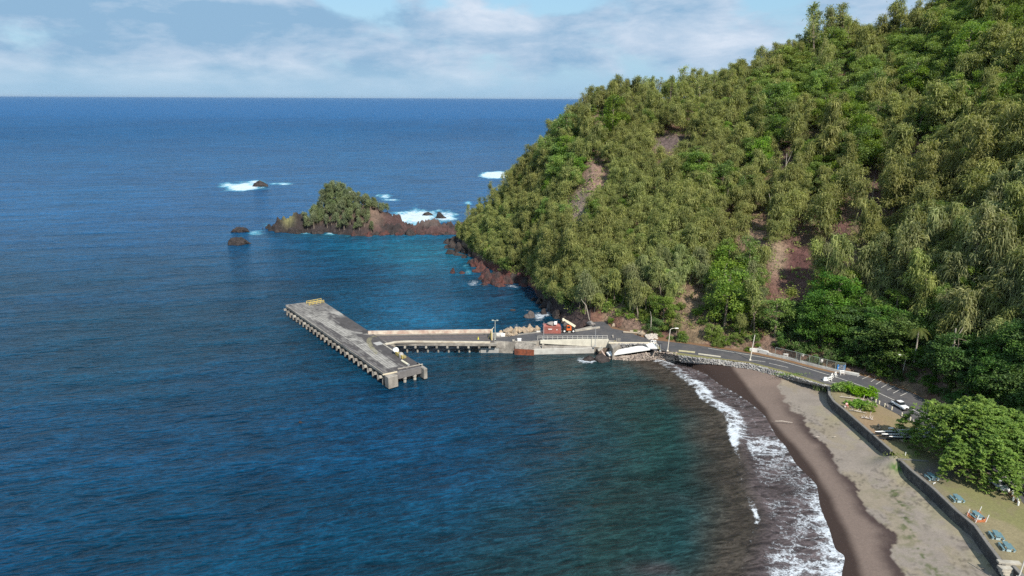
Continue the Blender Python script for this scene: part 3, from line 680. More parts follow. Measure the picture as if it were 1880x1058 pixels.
PROTO = {}
def proto(kind, k, fn, leafm, barkm):
    tr, Q, T = fn
    PROTO.setdefault(kind, []).append((tr, Q, T, leafm, barkm, {}))
for k in range(8): proto('ironwood_tree', k, ironwood(100 + k, 7.2 + .7 * (k % 3), 2.3 + .25 * (k % 4), 34, 60, [.0, .15, .3, .05][k % 4]), ironleaf, bark)
for k in range(4): proto('ridge_ironwood', k, ironwood(170 + k, 8.2, 2.1, 24, 36, .6), ironleaf, bark)
for k in range(4): proto('tall_ironwood', k, ironwood(150 + k, 10.5, 2.1, 36, 52, .4), ironleaf, bark)
for k in range(6): proto('broadleaf_tree', k, broadleaf(200 + k, 6.2 + .4 * (k % 3), 3.4), greenleaf, bark)
for k in range(5): proto('dark_tree', k, broadleaf(300 + k, 9.0, 4.6, 60, 120, .42, 6), darkleaf, bark)
for k in range(5): proto('island_tree', k, ironwood(400 + k, 7., 2.2, 30, 55, .25), islandleaf, bark)
for k in range(3): proto('palm_tree', k, palm(500 + k), palmleaf, palebark)
for k in range(3): proto('leafy_shrub', k, broadleaf(600 + k, 2.4, 2.2, 22, 70, .34, 3), greenleaf, bark)
def plant(kind, name, p, rz, sc, label, cat, group=None, k=None, sz=None):
    L = PROTO[kind]; k = (random.randrange(len(L)) if k is None else k) % len(L)
    tr, Q, T, lm, bm, cache = L[k]
    r = empty(name, p, label, cat, group, rz); r.scale = (sc, sc, sc * (sz or 1))
    if 'c' not in cache:
        t_ = tr.build('trunk', bm, r); c_ = quads_mesh('crown', Q, T, lm, r); cache['t'] = t_; cache['c'] = c_
    else:
        for q_ in ('t', 'c'):
            o = cache[q_].copy(); o.parent = r; C.objects.link(o)
    return r
# where things grow on the hill (regions named by what is there; tested at the crown's place)
CLEAR = [(1478, 468, 26, 38), (1592, 362, 22, 46), (1690, 300, 14, 30), (1545, 455, 15, 38), (1453, 503, 40, 62), (1425, 548, 26, 24), (1095, 322, 22, 28), (1062, 385, 14, 34), (1232, 262, 30, 12), (1600, 372, 20, 42), (1388, 430, 20, 26), (1270, 560, 22, 34), (1290, 590, 20, 22), (1130, 580, 22, 18), (1540, 448, 14, 34), (1440, 305, 15, 22),
         (1480, 415, 12, 16), (1085, 590, 24, 14), (1690, 295, 12, 26), (1250, 610, 18, 12), (1100, 215, 14, 11), (1545, 125, 15, 12), (1340, 410, 13, 15), (1760, 245, 14, 16), (1200, 560, 14, 10), (1580, 500, 16, 22), (1545, 178, 20, 14), (1408, 380, 16, 16), (1640, 180, 16, 12), (1500, 580, 14, 16), (1275, 225, 14, 8), (1495, 255, 16, 14), (1530, 285, 14, 12), (1060, 255, 10, 16), (1160, 255, 10, 8), (1390, 205, 12, 9), (1480, 445, 22, 20), (1660, 400, 10, 20), (1720, 330, 9, 14), (1120, 270, 10, 10), (1700, 240, 13, 14),
         (1150, 460, 10, 9), (1010, 420, 9, 12), (1045, 455, 10, 8)]
BROAD = [(1345, 510, 48, 44), (1330, 560, 34, 26), (1475, 165, 44, 50), (1565, 165, 44, 66), (1560, 270, 44, 40), (1420, 230, 36, 34), (1034, 285, 22, 34), (1700, 140, 50, 70), (1500, 95, 46, 30), (1855, 180, 38, 52), (1320, 330, 24, 26), (1088, 400, 12, 22), (1765, 60, 60, 60),
         (1870, 40, 30, 60), (1190, 235, 22, 16), (1260, 300, 18, 16), (1490, 320, 26, 22), (1650, 110, 34, 30), (1770, 190, 26, 34), (1400, 620, 60, 26), (1500, 620, 90, 40), (1115, 225, 16, 12), (1410, 165, 26, 20), (1640, 560, 30, 24), (1380, 300, 20, 20), (1180, 480, 12, 10), (1610, 230, 24, 20)]
def inell(L, x, y):
    return any(((x - a) / c_) ** 2 + ((y - b_) / d_) ** 2 < 1 for a, b_, c_, d_ in L)
DARKPOLY = np.array([(1430, 590), (1470, 560), (1540, 535), (1600, 545), (1680, 600), (1740, 650), (1800, 640), (1900, 600), (2100, 640), (2300, 1150), (1880, 850), (1720, 748), (1600, 695), (1500, 674), (1430, 660)], float)
rs = np.random.RandomState(11)
cand = []
N = 40000
si = rs.uniform(0, NS - 1, N); tt = rs.uniform(.035, 1.12, N)
pts = hill_pt(si, tt)
top = pts + np.array([0, 0, 4.]); cx, cy = P(top); cx0, cy0 = P(pts)
visible = (cx < 2230) & (cy > -130) & (cx > 800)
order = rs.permutation(np.nonzero(visible)[0])
T_i = lambda i: tt[i]
acc = np.zeros((0, 3)); accr = np.zeros(0); placed = []
road_xy = np.vstack([road_l, road_u[::-1]])
for i in order:
    p = pts[i]; x, y = cx[i], cy[i]; dark0 = bool(inpoly(np.array([x]), np.array([y]), DARKPOLY)[0])
    g_ = 1300 * (4.2 if dark0 else 2.6) /  np.linalg.norm(p - np.array([0, 0, H]))
    if x > 960 and (lambda: any(inell([(a, b_, c_ + g_ * .75, d_ + g_ * .25) for a, b_, c_, d_ in CLEAR[:22]], *[float(v_) for v_ in P(p + np.array([0, 0, h_]))]) for h_ in ((1.5, 4., 6.5, 8.8) if dark0 else (1.5, 4., 6.))))(): continue
    if inell(CLEAR, x, y) or inell(CLEAR, cx0[i], cy0[i]): continue
    if p[2] < 1.5: continue
    dark_ = bool(inpoly(np.array([x]), np.array([y]), DARKPOLY)[0])
    if cy0[i] > 640 and x < 1150: continue
    if x > 1080 and (seg_dist(np.array([p[0]]), np.array([p[1]]), foot_xy)[0][0] < (2.6 if dark_ else 1.6)): continue
    if dark_: kind, r = 'dark_tree', 3.7
    elif inell(BROAD, x + rs.normal(0, 9), y + rs.normal(0, 9)): kind, r = 'broadleaf_tree', 3.8
    else:
        right = ss(1250, 1650, x); r = 2.25 + 1.05 * right
        kind = 'ironwood_tree' if rs.rand() > .24 + .12 * right else ('tall_ironwood' if rs.rand() < .5 else 'broadleaf_tree')
    if kind != 'dark_tree' and T_i(i) > .9 and x < 1560 and rs.rand() < .42: kind = 'ridge_ironwood'
    r *= rs.uniform(.8, 1.2)
    if len(acc):
        d = np.linalg.norm(acc - p, axis=1)
        if (d < (accr + r) * .5).any(): continue
    acc = np.vstack([acc, p]); accr = np.append(accr, r); placed.append((i, kind, x, y, r))
print('trees', len(placed), {k: sum(1 for q in placed if q[1] == k) for k in set(q[1] for q in placed)})
def where(x, y):
    if y < 95 and x > 1380: a = 'on the high ridge against the sky'
    elif y < 240 and x < 1420: a = 'along the sloping ridgeline'
    elif x < 960: a = 'on the seaward tip of the hill'
    elif x < 1180 and y < 420: a = 'beside the pale landslip scar'
    elif x < 1180: a = 'above the shore rocks behind the wharf'
    elif y > 560 and x < 1440: a = 'at the hill foot by the road bend'
    elif x < 1380: a = 'on the middle of the hillside'
    elif y > 560: a = 'above the parking stalls'
    elif x < 1560: a = 'around the bare red cliff' if y > 330 else 'on the upper slope over the red cliff'
    elif y < 300: a = 'on the highest slope of the hill'
    else: a = 'on the steep slope above the road'
    return a
DESC = {'ironwood_tree': ('drooping olive green ironwood', 'ironwood_tree', 'tree'), 'tall_ironwood': ('tall narrow feathery ironwood', 'ironwood_tree', 'tree'), 'ridge_ironwood': ('thin feathery ironwood', 'ridge_ironwood', 'tree'), 'broadleaf_tree': ('bright green layered broadleaf tree', 'broadleaf_tree', 'tree'),
        'dark_tree': ('dark green spreading tree', 'dark_leaved_tree', 'tree')}
iw = sorted([q for q in placed if q[1] in ('ironwood_tree', 'tall_ironwood', 'ridge_ironwood')], key=lambda q: np.linalg.norm(pts[q[0]] - np.array([0, 0, H])) + (900 if q[2] > 1930 or q[3] < -20 else 0) - (500 if q[1] == 'ridge_ironwood' else 0) - (40 if q[3] < 200 and q[2] < 1450 else 0))
bw = sorted([q for q in placed if q[1] == 'broadleaf_tree'], key=lambda q: np.linalg.norm(pts[q[0]] - np.array([0, 0, H])) + (900 if q[2] > 1930 else 0))
keepi = set(q[0] for q in iw[:285]) | set(q[0] for q in bw[:285])
SQ = []; ST = []; BQ = []; BT = []
for (i, kind, x, y, r) in placed:
    p = pts[i]; yaw = rs.uniform(0, 6.283); base_r = {'ironwood_tree': 2.5, 'tall_ironwood': 2.6, 'ridge_ironwood': 2.7, 'broadleaf_tree': 3.3, 'dark_tree': 3.9}[kind]
    sc = r / base_r * rs.uniform(.85, 1.38) * (1.0 if kind != 'tall_ironwood' else 1.0)
    if x < 960: sc *= .85
    dsc, name, cat = DESC[kind]
    if i not in keepi and (kind != 'dark_tree' or x > 1960):
        k = rs.randint(len(PROTO[kind])); tr, Q, T = PROTO[kind][k][:3]; isb = kind in ('broadleaf_tree', 'dark_tree')
        n = len(Q) // 2; idx = rs.permutation(n)[:int(n * .62)]; idx = np.arange(len(Q)) if isb else np.concatenate([idx, idx + n])
        c_, s_ = math.cos(yaw), math.sin(yaw); M = np.array([[c_, s_, 0], [-s_, c_, 0], [0, 0, 1]]) * sc
        (BQ if isb else SQ).append(Q[idx] @ M + p); (BT if isb else ST).append(np.clip(T[idx] + rs.normal(0, .08), 0, 1)); continue
    plant(kind, name, p, yaw, sc, dsc + ' ' + where(x, y), cat, dsc + 's ' + where(x, y), sz=rs.uniform(.8, 1.05) if kind == 'dark_tree' else rs.uniform(.8, 1.4))
if SQ:
    o = quads_mesh('ironwood_forest', np.concatenate(SQ), np.concatenate(ST), ironleaf); tag(o, 'dense mass of smaller olive ironwoods filling the far hillside', 'forest', kind='stuff')

if BQ:
    o = quads_mesh('broadleaf_forest', np.concatenate(BQ), np.concatenate(BT), greenleaf); tag(o, 'smaller bright broadleaf trees mixed into the far hillside', 'forest', kind='stuff')

# understorey: one mass of low scrub and dry grass on the slope
rs = np.random.RandomState(21); N = 12000
si = rs.uniform(0, NS - 1, N); tt = rs.uniform(.03, 1.05, N) ; up_ = hill_pt(si, tt); ux, uy = P(up_)
ok_ = (ux < 2230) & (uy > -80) & (up_[:, 2] > 1.5)
barec = np.array([inell(CLEAR[:11], a, b_) for a, b_ in zip(ux, uy)]); ok_ &= ~(barec & (rs.rand(N) < .42))
dfu = seg_dist(up_[:, 0], up_[:, 1], foot_xy)[0]; ok_ &= (dfu > 1.4)
up_ = up_[ok_]; nl = 16
cl = np.repeat(up_, nl, 0); sz = np.repeat(rs.uniform(.4, 1.1, len(up_)), nl)
cl = cl + rs.normal(0, 1, cl.shape) * np.stack([sz * .7, sz * .7, sz * .4], 1) + np.array([0, 0, .45])
qs = leaves(rs, cl, rs.uniform(.3, .7, len(cl)), .9); tn = np.clip(np.repeat(rs.normal(.4, .25, len(up_)), nl) + rs.normal(0, .15, len(cl)), 0, 1)
half = np.repeat(rs.rand(len(up_)) < .62, nl)
tag(quads_mesh('undergrowth', qs[half], tn[half], ironleaf), kind='stuff'); tag(quads_mesh('undergrowth', qs[~half], tn[~half], greenleaf), kind='stuff')

# placed plants
def on_hill(px, py):
    """point of the hill seen at a photo pixel"""
    j = np.argmin((ph[0] - px) ** 2 + (ph[1] - py) ** 2 + np.where((T_ > 1) | (T_ < 0), 1e6, 0)); return Vh.reshape(-1, 3)[j]
for (x, y, sc, k, lab) in [(1205, 612, .8, 0, 'dense dark green rounded tree at the hill foot behind the riprap'), ]:
    plant('dark_tree', 'rounded_tree', W(x, y, ZL), 1., .52, lab, 'tree', k=k)
    plant('dark_tree', 'rounded_tree', W(1188, 606, ZL), 2., .42, 'smaller dark rounded tree leaning against the dense one at the hill foot', 'tree', k=2)
plant('tall_ironwood', 'slender_ironwood', W(1240, 622, ZL), 2., .66, 'slender dark ironwood beside the curved street lamp', 'tree', k=1)
plant('broadleaf_tree', 'shrubby_tree', W(1252, 626, ZL), 2., .42, 'small bright bush next to the slender ironwood by the lamp', 'bush', k=1)
for (x, y, sc, k, lab) in [(1305, 628, .78, 2, 'round bright green bush beside the bend of the road'), (1372, 622, .9, 1, 'bushy green tree behind the white utility pole'), (1352, 636, .5, 3, 'low green bush between the round bush and the utility pole')]:
    plant('broadleaf_tree', 'roadside_bush', W(x, y, ZL), 1., sc, lab, 'bush', k=k)
pal = [((1666, 646), .92, 0, 'coconut palm with yellowing fronds among the dark trees above the parking', ZL + 4), ]
p = on_hill(1668, 672); plant('palm_tree', 'coconut_palm', p + np.array([0, -2.0, 3.0]), 1., .95, 'lone coconut palm with yellowing fronds above the street lamp', 'palm', k=0, sz=1.0)
for (x, y, sc, lab) in [(1562, 118, 1.0, 'palm with pale drooping fronds just under the tall ridge ironwoods'), (1634, 78, .95, 'spiky palm standing against the sky on the ridge notch'), (1655, 70, 1.0, 'taller palm beside the spiky one on the ridge notch'),
                        (1478, 412, .55, 'small spiky screw pine on the bare patch over the red cliff'), (876, 438, .6, 'low green palm at the seaward tip of the hill'), (893, 452, .6, 'second low palm a little inland from the hill tip')]:
    q_ = on_hill(x, y); plant('palm_tree', 'palm_tree', q_, random.uniform(0, 6), sc, lab, 'palm', sz=.75 if sc > .8 else .45)
# tall group on the ridge
for (x, y, sc, k, lab) in [(1506, 82, 1.0, 0, 'shorter left trunk of the tall ridge ironwoods'), (1530, 78, 1.22, 1, 'tallest feathery ironwood on the ridge skyline'), (1548, 82, 1.2, 2, 'tall ironwood right beside the tallest on the ridge'), (1480, 96, .95, 3, 'thin see-through ironwood left of the tall ridge group'), (1560, 88, .9, 0, 'right hand companion of the tall ridge ironwoods'),
                           (1466, 104, .85, 1, 'thin ironwood where the ridgeline starts to rise')]:
    q_ = on_hill(x, y); plant('ridge_ironwood', 'ridge_ironwood', q_, random.uniform(0, 6), sc * 1.75, lab, 'tree', k=k)
for (x, y, lab, h_) in [(1090, 196, 'isolated ironwood at the lower left end of the ridge', .85), (1122, 186, 'second ironwood from the lower end of the ridge', .95), (1166, 182, 'third ironwood along the lower ridge', .9), (1250, 168, 'ironwood on the ridge with sky showing through', 1.), (1340, 146, 'slim ironwood poking above the middle ridge', 1.), (1372, 140, 'slim twin above the middle ridge', .9), (1420, 118, 'ironwood on the ridge below the tall group', 1.)]:
    q_ = on_hill(x, y); plant('ridge_ironwood', 'ridge_ironwood', q_, random.uniform(0, 6), h_ * 1.15, lab, 'tree')
# yellow-green vines hanging over crowns
rs = np.random.RandomState(5)
for (x, y, w_, h_, lab) in [(1712, 70, 14, 30, 'bright yellow green creeper on the high slope near the ridge notch'), (1465, 120, 14, 8, 'yellow creeper low on the ridge ironwoods'), (1440, 552, 12, 10, 'yellow green sapling in front of the bare red cliff'), (1354, 235, 5, 22, 'thin yellow vine hanging on the middle hillside')]:
    q_ = on_hill(x, y + 18) + np.array([0, -3, 6.]); n = int(16 * w_ * h_ ** .5); d_ = np.linalg.norm(q_ - [0, 0, H]) / F
    pts_ = q_ + rs.normal(0, .45, (n, 3)) * np.array([w_ * d_, 1.2, h_ * d_]); o = quads_mesh('creeper', leaves(rs, pts_, rs.uniform(.3, .55, n), .9) - q_, np.clip(rs.normal(.5, .25, n), 0, 1), yellowleaf); o.location = q_
    tag(o, lab, 'creeper')
# bare trunks
for (x0, y0, x1, y1, r_, lab) in [(1084, 574, 1066, 548, .13, 'bleached dead trunk leaning out over the wharf end'), (1440, 335, 1438, 285, .16, 'pair of thin pale trunks high on the middle slope'), (1597, 376, 1594, 332, .16, 'bare white trunk over the small red scar'), (1747, 655, 1742, 605, .28, 'forked pale trunk under the shaded ironwoods'), (1415, 393, 1404, 357, .14, 'leaning grey trunk on the open slope'), (1196, 596, 1192, 570, .12, 'thin dead stem beside the rounded tree')]:
    q_ = on_hill(x0, y0); D_ = (np.array([0, 0, H]) - q_); D_ = unit(D_); q_ = q_ + D_ * 3; mb = MB(); dp = np.linalg.norm(q_ - [0, 0, H]) / F
    up1 = np.array([(x1 - x0) * dp, -1.0, (y0 - y1) * dp]); mb.tube([(0, 0, -3), up1 * .5 + np.array([.15, 0, 0]), up1], [r_, r_ * .8, r_ * .4], 6)
    if x0 == 1747 or x0 == 1440: mb.tube([up1 * .55, up1 * .8 + np.array([1.0, 0, .3]), up1 + np.array([1.7, 0, .6])], [r_ * .5, r_ * .4, r_ * .2], 5)
    o = mb.build('bare_trunk', palebark); o.location = q_; tag(o, lab, 'trunk')

# ---- the big almond tree by the lawn
rs = np.random.RandomState(77)
ct = W(1808, 803, ZL + 5.4); tb = W(1752, 846, ZL); r = empty('almond_tree', tb, 'huge bright green spreading tree beside the parking and picnic lawn', 'tree')
mb = MB(); off = ct - tb
mb.tube([(0, 0, -.5), (.2, .3, 2.2), (.5, .8, 4.2)], [.62, .5, .42], 9)
for a in np.linspace(0, 6.283, 12, endpoint=False):
    e = off + np.array([math.cos(a) * 8, math.sin(a) * 8, -.3]); mb.tube([(.4, .6, 3.3), off * .35 + e * .3 + np.array([0, 0, 1.9]), e], [.3, .18, .06], 5)
mb.build('trunk', bark, r)
nR = 4600; th = rs.uniform(0, 6.283, nR); rr = np.sqrt(rs.uniform(0, 1, nR)); lob = 1 + .15 * np.sin(th * 3 + 1.) + .13 * np.sin(th * 5 + 2.3) + .09 * np.sin(th * 9) + .06 * np.sin(th * 14 + 1)
x_ = rr * np.cos(th) * 10.2 * lob; y_ = rr * np.sin(th) * 10.6 * lob
bump_ = fbm(x_ * .26 + 40, y_ * .26 + 40, 5, 3) - .5
zt = 5.2 * np.sqrt(np.clip(1 - rr ** 2.2, 0, 1)) + 6.0 * bump_ - 1.2 * rr - 2.2 * rr ** 4
kp = fbm(x_ * .45 + 9, y_ * .45 + 3, 9, 3) + rs.normal(0, .05, nR) > .40; dep = rs.exponential(.75, nR) * 1.2 + (~kp) * rs.uniform(1.2, 3.2, nR); zt = zt - dep
cent = np.stack([x_, y_, zt], 1) + off
nlv = 11; pp = np.repeat(cent, nlv, 0); ang = np.tile(np.arange(nlv) * 2.4, nR) + np.repeat(rs.uniform(0, 6, nR), nlv); tilt = rs.uniform(-.35, .35, len(pp))
dirv = np.stack([np.cos(ang), np.sin(ang), tilt], 1); ln = rs.uniform(.36, .62, len(pp)); side = unit(np.cross(dirv, np.array([0, 0, 1.]) + rs.normal(0, .35, (len(pp), 3)))) * (ln * .26)[:, None]
b0 = pp + dirv * .06; md = pp + dirv * (ln * .6)[:, None] + np.array([0, 0, .03]); tp = pp + dirv * ln[:, None] - np.array([0, 0, .06])
Q = np.stack([b0, md - side, tp, md + side], 1); T = np.clip(np.repeat(rs.normal(.45, .2, nR) + .25 * bump_, nlv) + rs.normal(0, .14, len(pp)), 0, 1)
quads_mesh('crown', Q, T, bigleaf, r)

# low bushes along the foot of the hill
rs = np.random.RandomState(14); G = 'low green bushes along the foot of the hill'; G2 = 'dark bushes under the shaded trees'
for k in range(3): proto('dark_shrub', k, broadleaf(640 + k, 3.4, 2.8, 26, 80, .42, 3), darkleaf, bark)
lastp = []; K_ = (NS - 1) / 21.
for k in range(5000):
    si_ = rs.uniform(7.6, 18.2) * K_; t_ = rs.uniform(.0, .12) ; p = hill_pt(np.array([si_]), np.array([t_]))[0]; x, y = P(p)
    if x > 1900 or x < 1112 or (p[2] > ZL + 6.5 and x < 1440): continue
    if inell([(1275, 622, 17, 16), (1222, 618, 9, 9), (1262, 595, 24, 30), (1150, 596, 26, 12), (1425, 548, 26, 26)], x, y): continue
    dk = x > 1400; sp = 2.6 if dk else 1.9
    if any(math.hypot(p[0] - a, p[1] - b_) < sp for a, b_ in lastp): continue
    if inpoly(np.array([p[0]]), np.array([p[1]]), road_xy)[0] or seg_dist(np.array([p[0]]), np.array([p[1]]), road_u)[0][0] < (1.6 if x < 1380 or x > 1575 else 3.2): continue
    if x < 1440 and rs.rand() < .3: lastp.append(p[:2]); continue
    lastp.append(p[:2])
    if dk: plant('dark_shrub', 'dark_bush', p + [0, 0, -.3], rs.uniform(0, 6), rs.uniform(.6, 1.0), 'dark green bush under the trees ' + ('by the parking stalls' if x > 1575 else 'behind the white wall and fence'), 'bush', G2)
    else: plant('leafy_shrub', 'low_bush', p + [0, 0, -.2], rs.uniform(0, 6), rs.uniform(.4, .85), 'low green bush by the road bend at the hill foot', 'bush', G)
print('bushes', len(lastp))
# ================================================================== ROCKS, ISLET
rock_m = mat('black_rock', (.024, .020, .020), .8, .5, 1.2, .5, 1.8, col2=(.050, .040, .037))
redrock_m = mat('red_rock', (.095, .038, .032), .9, .5, 1.2, .5, 1.8, col2=(.048, .032, .030))
tanrock_m = mat('tan_rock', (.34, .26, .18), .9, .3, 1.5, .04, 3., col2=(.26, .215, .17))
greyrock_m = mat('grey_rock', (.22, .20, .185), .9, .35, 1.2, .15, 3.)
dgrey_m = mat('dark_grey_rock', (.095, .082, .078), .9, .35, 1.2, .2, 2.)
ICO = {}
def ico(n):
    if n not in ICO:
        import bmesh
        bm = bmesh.new(); bmesh.ops.create_icosphere(bm, subdivisions=n, radius=1.0)
        ICO[n] = (np.array([v.co[:] for v in bm.verts]), np.array([[v.index for v in f.verts] for f in bm.faces])); bm.free()
    return ICO[n]
def rock_geo(dim, seed, n=3, rough=.3, rz=None):
    V, Fc = ico(n); r_ = np.random.RandomState(seed); V = V.copy(); off = r_.uniform(0, 50, 3)
    # cut by random planes for flat facets, then roughen
    for _ in range(9):
        d = unit(r_.normal(0, 1, 3)); h = r_.uniform(.55, .9); k = V @ d; V = V - np.outer(np.maximum(k - h, 0), d)
    q = V * 1.5 + off; nz = (fbm(q[:, 0] + q[:, 2] * .7, q[:, 1] - q[:, 2] * .6, seed, 5, .6) - .5) * 2
    tp_ = 1 - .42 * np.clip(V[:, 2], 0, 1) if n > 3 else 1. + 0 * V[:, 2]; V = V * (1 + rough * nz)[:, None]; V[:, :2] *= tp_[:, None]; V = V * np.array(dim) / 2
    a = r_.uniform(0, 6.28) if rz is None else rz; c, s = math.cos(a), math.sin(a)
    return np.stack([V[:, 0] * c - V[:, 1] * s, V[:, 0] * s + V[:, 1] * c, V[:, 2]], 1), Fc
def rock(px, py, dim, seed, m, label=None, cat='rock', group=None, z=0., sink=.25, name='rock', kind=None, rz=None, n=3):
    V, Fc = rock_geo(dim if z >= 1 else (dim[0], dim[1], dim[2] * 1.5), seed, 4, .42, rz); p = W(px, py, z)
    o = mesh_np(name, V, Fc, m); o.location = (p[0], p[1] + dim[1] * .3, z + (0 if z < 1 else dim[2] * (.5 - sink))); return tag(o, label, cat if label else None, group, kind)
# sea rocks with surf
rock(478, 343, (12.5, 7, 6.2), 3, rock_m, 'lone black rock in white surf far out beyond the islet', rz=0)
rock(440, 427, (8.8, 4.5, 4.2), 5, rock_m, 'smaller low black rock left of the islet, behind the long one', rz=.1)
rock(438, 450, (14, 6, 5.0), 8, rock_m, 'long low black rock in the water left of the islet', rz=0)
rock(784, 396, (6, 4, 2.4), 9, rock_m, 'small black rock in the surf behind the reef, left of its twin', rz=0)
rock(808, 401, (8, 5, 4.6), 10, rock_m, 'higher black rock in the surf behind the reef', rz=0)
rock(832, 502, (3.0, 2.4, 2.6), 12, redrock_m, 'single small red black rock standing in the cove')
rock(848, 503, (2.8, 2, 1.3), 14, redrock_m, 'flat reddish rock awash just off the red shore')
rock(1107, 664, (5.2, 4, 2.5), 16, rock_m, 'dark rounded rock in the surf below the white ramp', rz=.2)
rock(1080, 663, (4.2, 2.6, 1.8), 18, rock_m, 'low black rock awash left of the dark rounded one', rz=.1)
rock(973, 584, (4.0, 3.2, 2.9), 20, dgrey_m, 'single grey boulder in the surf behind the boulder row', rz=.3)
rock(999, 577, (3.0, 2.5, 2.2), 22, rock_m, 'small dark boulder between the grey boulder and the hill')
rock(942, 571, (2.2, 1.6, .9), 23, rock_m, 'tiny rock awash in the cove behind the wharf')
rock(551, 777, (1.0, .7, .6), 24, rock_m, 'tiny dark object afloat in open water left of the bay', 'float', name='float')
# boulders round the foot of the hill
r_ = random.Random(4)
G = 'boulders at the water edge behind the wharf'
for i, (x, y, w_, h_) in enumerate([(1012, 572, 6.5, 6.0), (1004, 562, 5, 4.5), (990, 558, 4.5, 3.5), (1022, 585, 5.5, 5.5), (1035, 592, 5, 4.2), (1046, 582, 5, 5), (1052, 596, 4, 4.0), (980, 552, 3.4, 2.4), (1030, 572, 6, 6), (1060, 590, 4.5, 3.8), (1040, 600, 3.6, 2.6), (1020, 597, 3, 2.2), (995, 566, 3, 2), (1066, 602, 3, 2.2)]):
    rock(x, y, (w_ * .72, w_ * .6, h_ * .62), 40 + i, rock_m if i % 5 else dgrey_m, 'dark boulder heaped at the hill foot behind the red container', group=G, sink=.22)
G = 'red rocks along the hill shore'
for i, (x, y, w_, h_) in enumerate([(872, 490, 6, 4.0), (884, 498, 7, 4.6), (893, 508, 7, 4.2), (905, 515, 7, 5.), (897, 520, 6, 4.4), (912, 522, 8, 5.2), (926, 521, 8, 5.0), (942, 520, 9, 4.6), (956, 520, 8, 4.4), (884, 514, 4, 2.2), (875, 500, 4, 2.), (968, 522, 7, 3.4), (980, 525, 6, 2.6), (960, 526, 5, 1.6), (918, 527, 4, 1.4), (866, 484, 4, 2.8), (890, 524, 3, 1.4)]):
    rock(x, y, (w_, w_ * .8, h_), 70 + i, redrock_m if i % 4 != 3 else rock_m, 'dark red rock on the shore under the hill, washed by foam', group=G)
G = 'black rocks at the hill tip'
for i, (x, y, w_, h_) in enumerate([(822, 448, 6, 4.), (830, 456, 7, 4.5), (842, 462, 7, 4.6), (854, 466, 7, 4.4), (866, 470, 6, 3.2), (828, 466, 6, 2.6), (840, 470, 5, 2.0), (852, 474, 4, 1.6), (838, 446, 7, 6), (850, 452, 7, 6), (862, 458, 6, 5), (876, 472, 5, 2.6), (820, 456, 3.6, 2.0)]):
    rock(x, y, (w_, w_ * .8, h_), 100 + i, rock_m, 'black lava rock at the seaward tip of the hill', group=G)

# islet and reef: one height field
a0, a1 = W(490, 428), W(862, 430); xs = np.arange(a0[0] - 6, a1[0] + 14, .55); yc_px = [(490, 421), (505, 426), (540, 429), (600, 427), (640, 432), (665, 434), (700, 431), (850, 431), (900, 431)]
fy = np.array([W(x, y)[:2] for x, y in yc_px])
ppm = F / 356.
prof = [(470, 0), (484, 0), (491, 4), (498, 14), (512, 19), (524, 20), (530, 30), (537, 32), (545, 26), (553, 24), (558, 15), (568, 18), (582, 30), (600, 46), (625, 47), (655, 45), (680, 42), (698, 28), (712, 25), (728, 18), (738, 12), (745, 9), (760, 8), (775, 16), (790, 19), (805, 16), (815, 10), (830, 11), (850, 14), (885, 22)]
pxw = np.array([W(x, 428)[0] for x, _ in prof]); pz = np.array([h for _, h in prof]) / ppm / .97
wid = np.interp(xs, np.array([W(x, 428)[0] for x in (484, 500, 560, 620, 720, 745, 760, 800, 900)]), [3, 9, 18, 26, 24, 14, 9, 10, 14])
ys = np.linspace(-.08, 1.08, 64); XX, TT = np.meshgrid(xs, ys); y0 = np.interp(XX, fy[:, 0], fy[:, 1]); YY = y0 + TT * np.interp(XX, xs, wid)
hh = np.interp(XX, pxw, pz)
front = ss(-.04, .22, TT) * .35 + ss(.05, .62, TT) * .65; back = 1 - ss(.72, 1.04, TT)
cr = fbm(XX * .28, YY * .35, 300, 5) - .5; cr2 = np.abs(fbm(XX * .6, YY * .5, 304, 3) - .5)
ZZ = hh * front * back + (cr * 6.0 + cr2 * 7.0 - .7) * ss(-.04, .1, TT) * (1 - ss(.9, 1.05, TT)) - .8 * (1 - ss(-.08, .03, TT)) - .9 * ss(.96, 1.08, TT)
low = np.interp(XX, [W(740, 428)[0], W(760, 428)[0]], [1, 0]) 
pxx, pyy = P(np.stack([XX, YY, ZZ], -1))
e = fbm(XX * .5, YY * .5 + ZZ * .8, 310, 4)[..., None]
blk = np.array([.034, .027, .027]) * (.6 + .8 * e); redc = np.array([.072, .042, .040]) * (.6 + .8 * e); soil_ = np.array([.15, .105, .082]) * (.8 + .4 * e); gry = np.array([.12, .095, .085]) * (.7 + .6 * e); gras = np.array([.17, .165, .075]) * (.7 + .6 * e)
f = ss(640, 690, pxx)[..., None] * ss(.35, .55, fbm(XX * .12, YY * .3, 311, 3))[..., None]; c = blk * (1 - f) + redc * f
def fx(f, cc):
    global c
    f = np.clip(f, 0, 1)[..., None]; c = c * (1 - f) + cc * f
fx(np.exp(-((pxx - 790) / 25) ** 2) * ss(2.5, 5, ZZ) * .8, gry); fx(ss(3.5, 6, ZZ + cr * 4) * (pxx > 560) * (pxx < 690), soil_ * .45); fx(np.exp(-((pxx - 686) / 15) ** 2 - ((pyy - 396) / 18) ** 2) * 1.3, soil_)
fx(np.exp(-((pxx - 529) / 10) ** 2 - ((pyy - 400) / 14) ** 2) * 1.2, gras); fx(ss(.5, -.1, ZZ + cr) * .8, np.array([.02, .016, .015]) * (1 + 0 * e))
isl = mesh_np('islet', np.stack([XX, YY, ZZ], -1).reshape(-1, 3), gridq(len(xs), len(ys)), mat('islet_rock', (1, 1, 1), .9, .3, 1.2, .45, 1.4, vcol='col'), col=c.reshape(-1, 3)); tag(isl, kind='structure')
